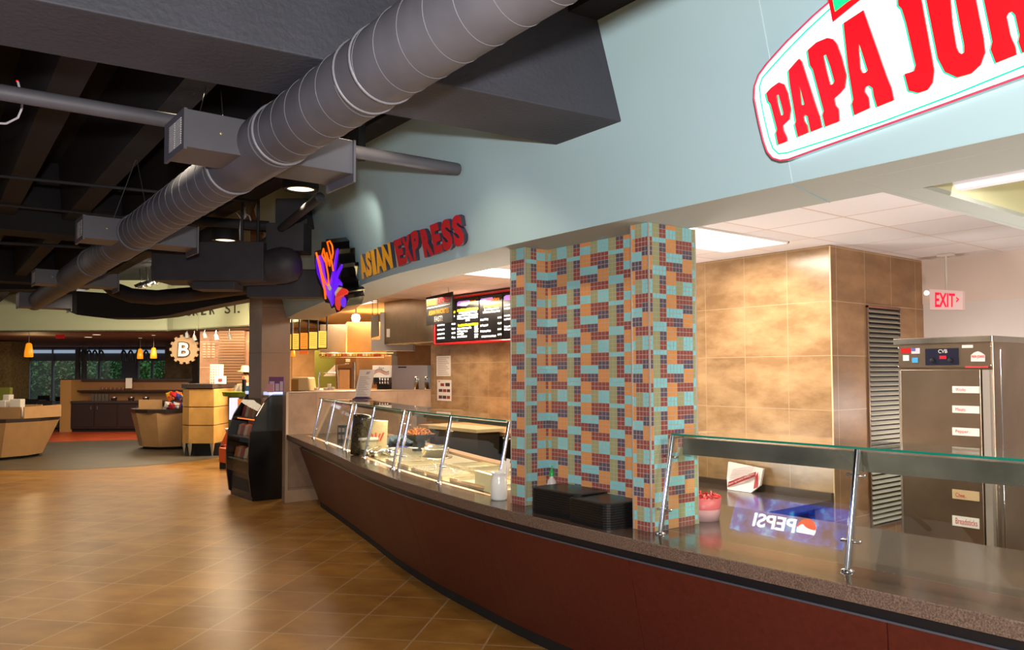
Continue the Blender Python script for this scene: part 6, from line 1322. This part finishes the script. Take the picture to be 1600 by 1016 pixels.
b = MB(); b.lathe([(.17, -.005), (.175, .0), (.10, .022), (.098, .06), (.085, .115), (.05, .128), (0, .13)], S3(-.025, -.03, 1.69), 24, 0, Vector((0, 0, 1)) + right * .08); b.build('hat', M('hat_tan', C(214, 176, 112), .7), rt, label='tan brimmed hat')
b = MB(); b.lathe([(.07, -.09), (.088, -.05), (.092, .01)], S3(-.0, .035, 1.68), 18); b.build('hair', M('hair_brown', C(70, 44, 30), .8), rt)
fcx = lambda x, z: S3(-.025 + x, -.115, z)
for nm_, x, z, r_, m_ in (('eye', -.033, 1.635, .011, BLKM), ('eye', .033, 1.635, .011, BLKM), ('nose', 0, 1.605, .016, SKIN), ('mouth', 0, 1.57, .018, REDI)):
    b = MB(); b.lathe([(0, -r_ * .6), (r_ * .8, -r_ * .4), (r_, 0), (r_ * .8, r_ * .4), (0, r_ * .6)], fcx(x, z) + Vector((0, 0, 0)), 10); b.build(nm_, m_, rt)
for i, (u0, u1, v0, v1, m_, lab, nm_) in enumerate(((378, 382, 593, 612, BLKG, 'dark slim canister on the green counter beside the person', 'canister'), (384, 392, 603, 611, M('blue_label', C(40, 90, 150), .4), 'blue labelled box on the green counter', 'box'), (391, 398, 598, 612, BLKG, 'black register screen on the green counter', 'register_screen'))):
    cab(nm_, lab, nm_.split('_')[-1], u0, v0, u1, v1, 15.2, .1, m_, 1.301)

# condiment station
rt = root('condiment_station', CW(U(200, 23), 23, 0), 'long dark wood condiment station with tan end wall and back shelf', 'condiment station')
dcs = 22.6; 
def CB(nm, u0, v0, u1, v1, d, th, m, zb=None, lab=None):
    a, c = PD(u0, v1, d), PD(u1, v1, d); zt = PD(u0, v0, d).z; z0 = a.z if zb is None else zb; dv = fwd_h * th; b = MB(); b.hexa([Vector((p.x, p.y, z0)) for p in (a, c, c + dv, a + dv)] + [Vector((p.x, p.y, zt)) for p in (a, c, c + dv, a + dv)]); return b.build(nm, m, rt, label=lab)
CB('end_wall', 93, 594, 110, 673, dcs, .9, M('end_tan', C(176, 132, 76), .5), 0, 'tan end wall'); CB('cabinet_body', 110, 629, 294, 673, dcs, .55, DKWOOD, .1); CB('plinth', 110, 668, 294, 674, dcs + .08, .5, BLKM, 0)
CB('back_wall', 110, 596, 294, 629, dcs + .6, .12, M('station_back', C(150, 104, 66), .5)); CB('top_ledge', 93, 592.5, 294, 596, dcs + .5, .3, DS); CB('worktop', 110, 627, 294, 630.5, dcs - .05, .6, DS); CB('upper_shelf', 112, 610, 294, 612, dcs + .3, .3, DKWOOD)
for k in range(5):
    dd_ = CB('cabinet_door', 112 + k * 36, 632, 146 + k * 36, 667, dcs - .03, .03, M('door_dark', C(46, 30, 28), .4), None)
    hb = MB(); p = PD((142 if k % 2 == 0 else 116) + k * 36, 640, dcs - .05); hb.tube([p, p + Vector((0, 0, .09))], .008, 6); hb.build('handle', CHROME, dd_)
for i, (u, lab) in enumerate(((178, 'left steel bowl on the condiment station'), (205, 'middle steel bowl on the condiment station'), (228, 'right steel bowl on the condiment station'))):
    p = PD(u, 627, dcs + .1); b = MB(); b.lathe([(0, 0), (.07, .01), (.09, .10), (.10, .12), (.0, .10)], p, 16); b.build('steel_bowl', CHROME, label=lab, cat='bowl', group='steel bowls on the condiment station')
for i in range(5):
    cab('cup_dispenser', ('leftmost', 'second', 'third', 'fourth', 'rightmost')[i] + ' grey cup dispenser on the condiment station', 'dispenser', 142 + i * 5.5, 616, 146.5 + i * 5.5, 627, dcs + .2, .1, M('dispenser_grey', C(92, 80, 72), .4), None, .004, 'cup dispensers on the condiment station')
cab('paper_notice', 'white paper notice standing on the condiment station shelf', 'notice', 196, 591, 206, 607, dcs + .3, .02, WHITE_P); cab('paper_notice', 'small faded notice at the left end of the condiment station', 'notice', 112, 599, 117, 611, dcs + .35, .02, M('faded_paper', C(150, 126, 120), .6))
rt = root('glass_jars', PD(170, 610, dcs + .4), 'row of clear jars with pale lids on the upper shelf of the condiment station', 'jars')
for k in range(6):
    p = PD(160 + k * 6.5, 610, dcs + .45); b = MB(); b.lathe([(0, 0), (.04, 0), (.04, .09), (0, .10)], p, 12); b.build('jar', M('jar_brown', C(140, 92, 70), .2), rt)
# dining tables and chairs before the windows
def table(u, d, lab):
    p = CW(U(u, d), d, 0); rt = root('cafe_table', p, lab, 'table', 'cafe tables by the windows')
    b = MB(); b.cbox(U(u, d) - .38, d - .3, .74, U(u, d) + .38, d + .3, .77); b.build('tabletop', M('table_grey', C(128, 132, 140), .3), rt)
    b = MB(); b.lathe([(.22, 0), (.2, .02), (.03, .03), (.03, .74)], p, 14); b.build('pedestal', BLKM, rt)
def chair(u, d, lab, s_=1):
    p = CW(U(u, d), d, 0); rt = root('cafe_chair', p, lab, 'chair', 'dark cafe chairs by the windows'); x0 = U(u, d)
    b = MB(); b.cbox(x0 - .2, d - .2, .44, x0 + .2, d + .2, .47); b.build('seat', M('chair_seat', C(92, 66, 48), .5), rt)
    b = MB(); b.cbox(x0 - .2, d - .2 * s_, .66, x0 + .2, d - .23 * s_, .90); b.build('backrest', BLKM, rt)
    for a_ in (-.18, .18):
        for c_ in (-.18, .18):
            b = MB(); back = (c_ * s_ < 0); b.tube([CW(x0 + a_, d + c_, 0), CW(x0 + a_, d + c_, .9 if back else .44)], .014, 6); b.build('leg', BLKM, rt)
for i, (u, d) in enumerate(((70, 25.5), (87, 24.0), (48, 27.0))): table(u, d, ('middle grey cafe table by the windows', 'nearest grey cafe table, beside the tan end wall', 'farthest grey cafe table by the windows')[i])
for i, (u, d, s_) in enumerate(((30, 25.5, 1), (42, 24.5, 1), (57, 24.0, 1), (78, 22.6, 1), (92, 26.0, -1), (64, 27.5, -1))):
    chair(u, d, ('leftmost dark cafe chair beside the stone column', 'second dark cafe chair from the stone column', 'third dark cafe chair from the stone column', 'nearest dark cafe chair with brown seat', 'dark cafe chair beside the tan end wall', 'dark cafe chair close to the windows')[i], s_)
# trees outside
random.seed(21)
def tree(u, d, h_, w, lab, cc):
    p = CW(U(u, d), d, 0); rt = root('garden_tree', p, lab, 'tree', 'trees outside the windows')
    b = MB(); b.tube([p, p + Vector((.1, 0, h_ * .5)), p + Vector((0, .1, h_ * .8))], [.12, .09, .05], 8); b.build('trunk', M('bark', C(70, 52, 36), .9), rt)
    b = MB()
    for k in range(1800):
        a = random.random() * 2 * pi; e = random.uniform(-1, 1); r_ = random.random() ** .4; q_ = p + Vector((cos(a) * w * r_ * math.sqrt(1 - e * e), sin(a) * w * r_ * math.sqrt(1 - e * e) * .6, h_ * .5 + e * h_ * .48 * r_))
        t1 = Vector((random.uniform(-1, 1), random.uniform(-1, 1), random.uniform(-1, 1))).normalized() * .085; t2 = Vector((random.uniform(-1, 1), random.uniform(-1, 1), random.uniform(-1, 1))).normalized() * .045
        b.add([q_ - t1, q_ + t2, q_ + t1, q_ - t2], [(0, 1, 2, 3)])
    b.build('foliage', M('leaves_' + str(cc), C(*cc), .7, var=.3, vscale=2), rt)
for i, (u, d, h_, w, cc) in enumerate(((30, 34, 4, 1.5, (60, 110, 60)), (75, 35, 4.5, 1.6, (44, 96, 60)), (118, 34, 4, 1.5, (80, 100, 52)), (165, 34.5, 4.2, 1.6, (50, 104, 56)), (215, 35, 4.2, 1.5, (62, 96, 50)), (255, 34, 4, 1.4, (56, 110, 50)), (470, 35, 4.3, 1.6, (44, 92, 70)))):
    tree(u, d, h_, w, ('leafy tree outside behind the stone column window', 'leafy tree outside behind the left cafe windows', 'yellowish leafy tree outside behind the window posts', 'leafy tree outside in the middle of the cafe windows', 'leafy tree outside behind the grey infill', 'leafy tree outside at the right end of the cafe windows', 'leafy tree outside the window right of the pillar')[i], cc)
b = MB(); b.cbox(U(-300, 44), 44, 0, U(560, 44), 45, 9); b.build('hedge', M('dark_hedge', C(20, 46, 30), .9, var=.5, vscale=1.2), label='tall dark hedge outside behind the trees', cat='hedge')
lamp('AREA', 'garden_light', tuple(CW(U(140, 31), 31.5, 5)), 420, (.75, .9, 1), 10, 1.5, aim=tuple(CW(U(140, 35), 36, 1)))
lamp('AREA', 'garden_light', tuple(CW(U(470, 31), 31.5, 5)), 160, (.75, .9, 1), 3, 1.5, aim=tuple(CW(U(470, 35), 36, 1)))

# ================================================================ DRINKS COOLER ACROSS THE AISLE (seen only mirrored in the glass guard)
XC = -.75
rt = root('drinks_cooler', (XC - .4, 4.6, 0), 'white drinks cooler with lit blue PEPSI header, mirrored in the glass guard', 'drinks cooler')
ya, yb = 3.60, 4.74
b = MB(); b.box(XC - .75, ya, .1, XC - .03, yb, 1.66); b.box(XC - .75, ya, 1.66, XC - .06, yb, 2.12); b.build('cooler_body', WHITE_PL, rt, bevel=.01)
b = MB(); b.box(XC - .7, ya + .03, 0, XC - .08, yb - .03, .1); b.build('plinth', BLKM, rt)
for y in (ya + .02, (ya + yb) / 2 + .01):
    b = MB(); b.box(XC - .03, y, .14, XC - .01, y + (yb - ya) / 2 - .03, 1.53); dr = b.build('door', M('cooler_door', C(50, 60, 74), .15), rt)
    b = MB(); b.tube([(XC + .02, y + .04, .8), (XC + .02, y + .04, 1.2)], .012, 8); b.build('handle', CHROME, dr)
HB = bpy.data.materials.new('header_blue'); HB.use_nodes = True; nt = HB.node_tree; bs = nt.nodes['Principled BSDF']
tc = nt.nodes.new('ShaderNodeTexCoord'); nz = nt.nodes.new('ShaderNodeTexNoise'); nz.inputs['Scale'].default_value = 7; nz.inputs['Detail'].default_value = 5; rp = nt.nodes.new('ShaderNodeValToRGB')
rp.color_ramp.elements[0].position = .35; rp.color_ramp.elements[0].color = C(8, 22, 100); rp.color_ramp.elements[1].position = .66; rp.color_ramp.elements[1].color = C(90, 190, 255); e_ = rp.color_ramp.elements.new(.55); e_.color = C(24, 84, 210)
nt.links.new(tc.outputs['Object'], nz.inputs['Vector']); nt.links.new(nz.outputs['Fac'], rp.inputs['Fac']); nt.links.new(rp.outputs['Color'], bs.inputs['Emission Color']); nt.links.new(rp.outputs['Color'], bs.inputs['Base Color']); bs.inputs['Emission Strength'].default_value = 6
b = MB(); b.box(XC - .06, ya, 1.70, XC - .01, yb, 2.05); b.build('lit_header', HB, rt, label='glowing blue header')
HW = M('header_white_glow', C(250, 250, 255), .5, emit=C(250, 250, 255), es=13)
# read from the aisle: left end of the word is at the larger Y when facing -X
X_ = XC - .008; yl, yr = 4.06, 4.50
b = MB(); text(b, 'PEPSI', [Vector((X_, yl, 1.76)), Vector((X_, yr, 1.76)), Vector((X_, yl, 1.895)), Vector((X_, yr, 1.895))], (-.004, 0, 0), bold=.02); b.build('brand_word', HW, rt)
def disc(nm, m, half):
    c = Vector((X_ + .002, 3.95, 1.82)); r_ = .095; pts = []
    if half > 0: pts = [c + Vector((0, r_ * cos(a), r_ * sin(a))) for a in [pi * k / 14 for k in range(15)]] + [c + Vector((0, -r_ * .5, .0)), c + Vector((0, 0, .01)), c + Vector((0, r_ * .5, .04))]
    elif half < 0: pts = [c + Vector((0, r_ * cos(a), r_ * sin(a))) for a in [pi + .5 + (pi - 1.0) * k / 14 for k in range(15)]]
    else: pts = [c + Vector((-.002, r_ * cos(a), r_ * sin(a))) for a in [2 * pi * k / 24 for k in range(24)]]
    b = MB(); b.slab(pts, (-.001, 0, 0)); b.build(nm, m, rt)
disc('emblem_disc', HW, 0); disc('emblem_red', M('header_red_glow', C(230, 30, 30), .5, emit=C(235, 20, 15), es=9), 1); disc('emblem_blue', M('header_deep_blue', C(10, 30, 130), .5, emit=C(10, 40, 170), es=8), -1)
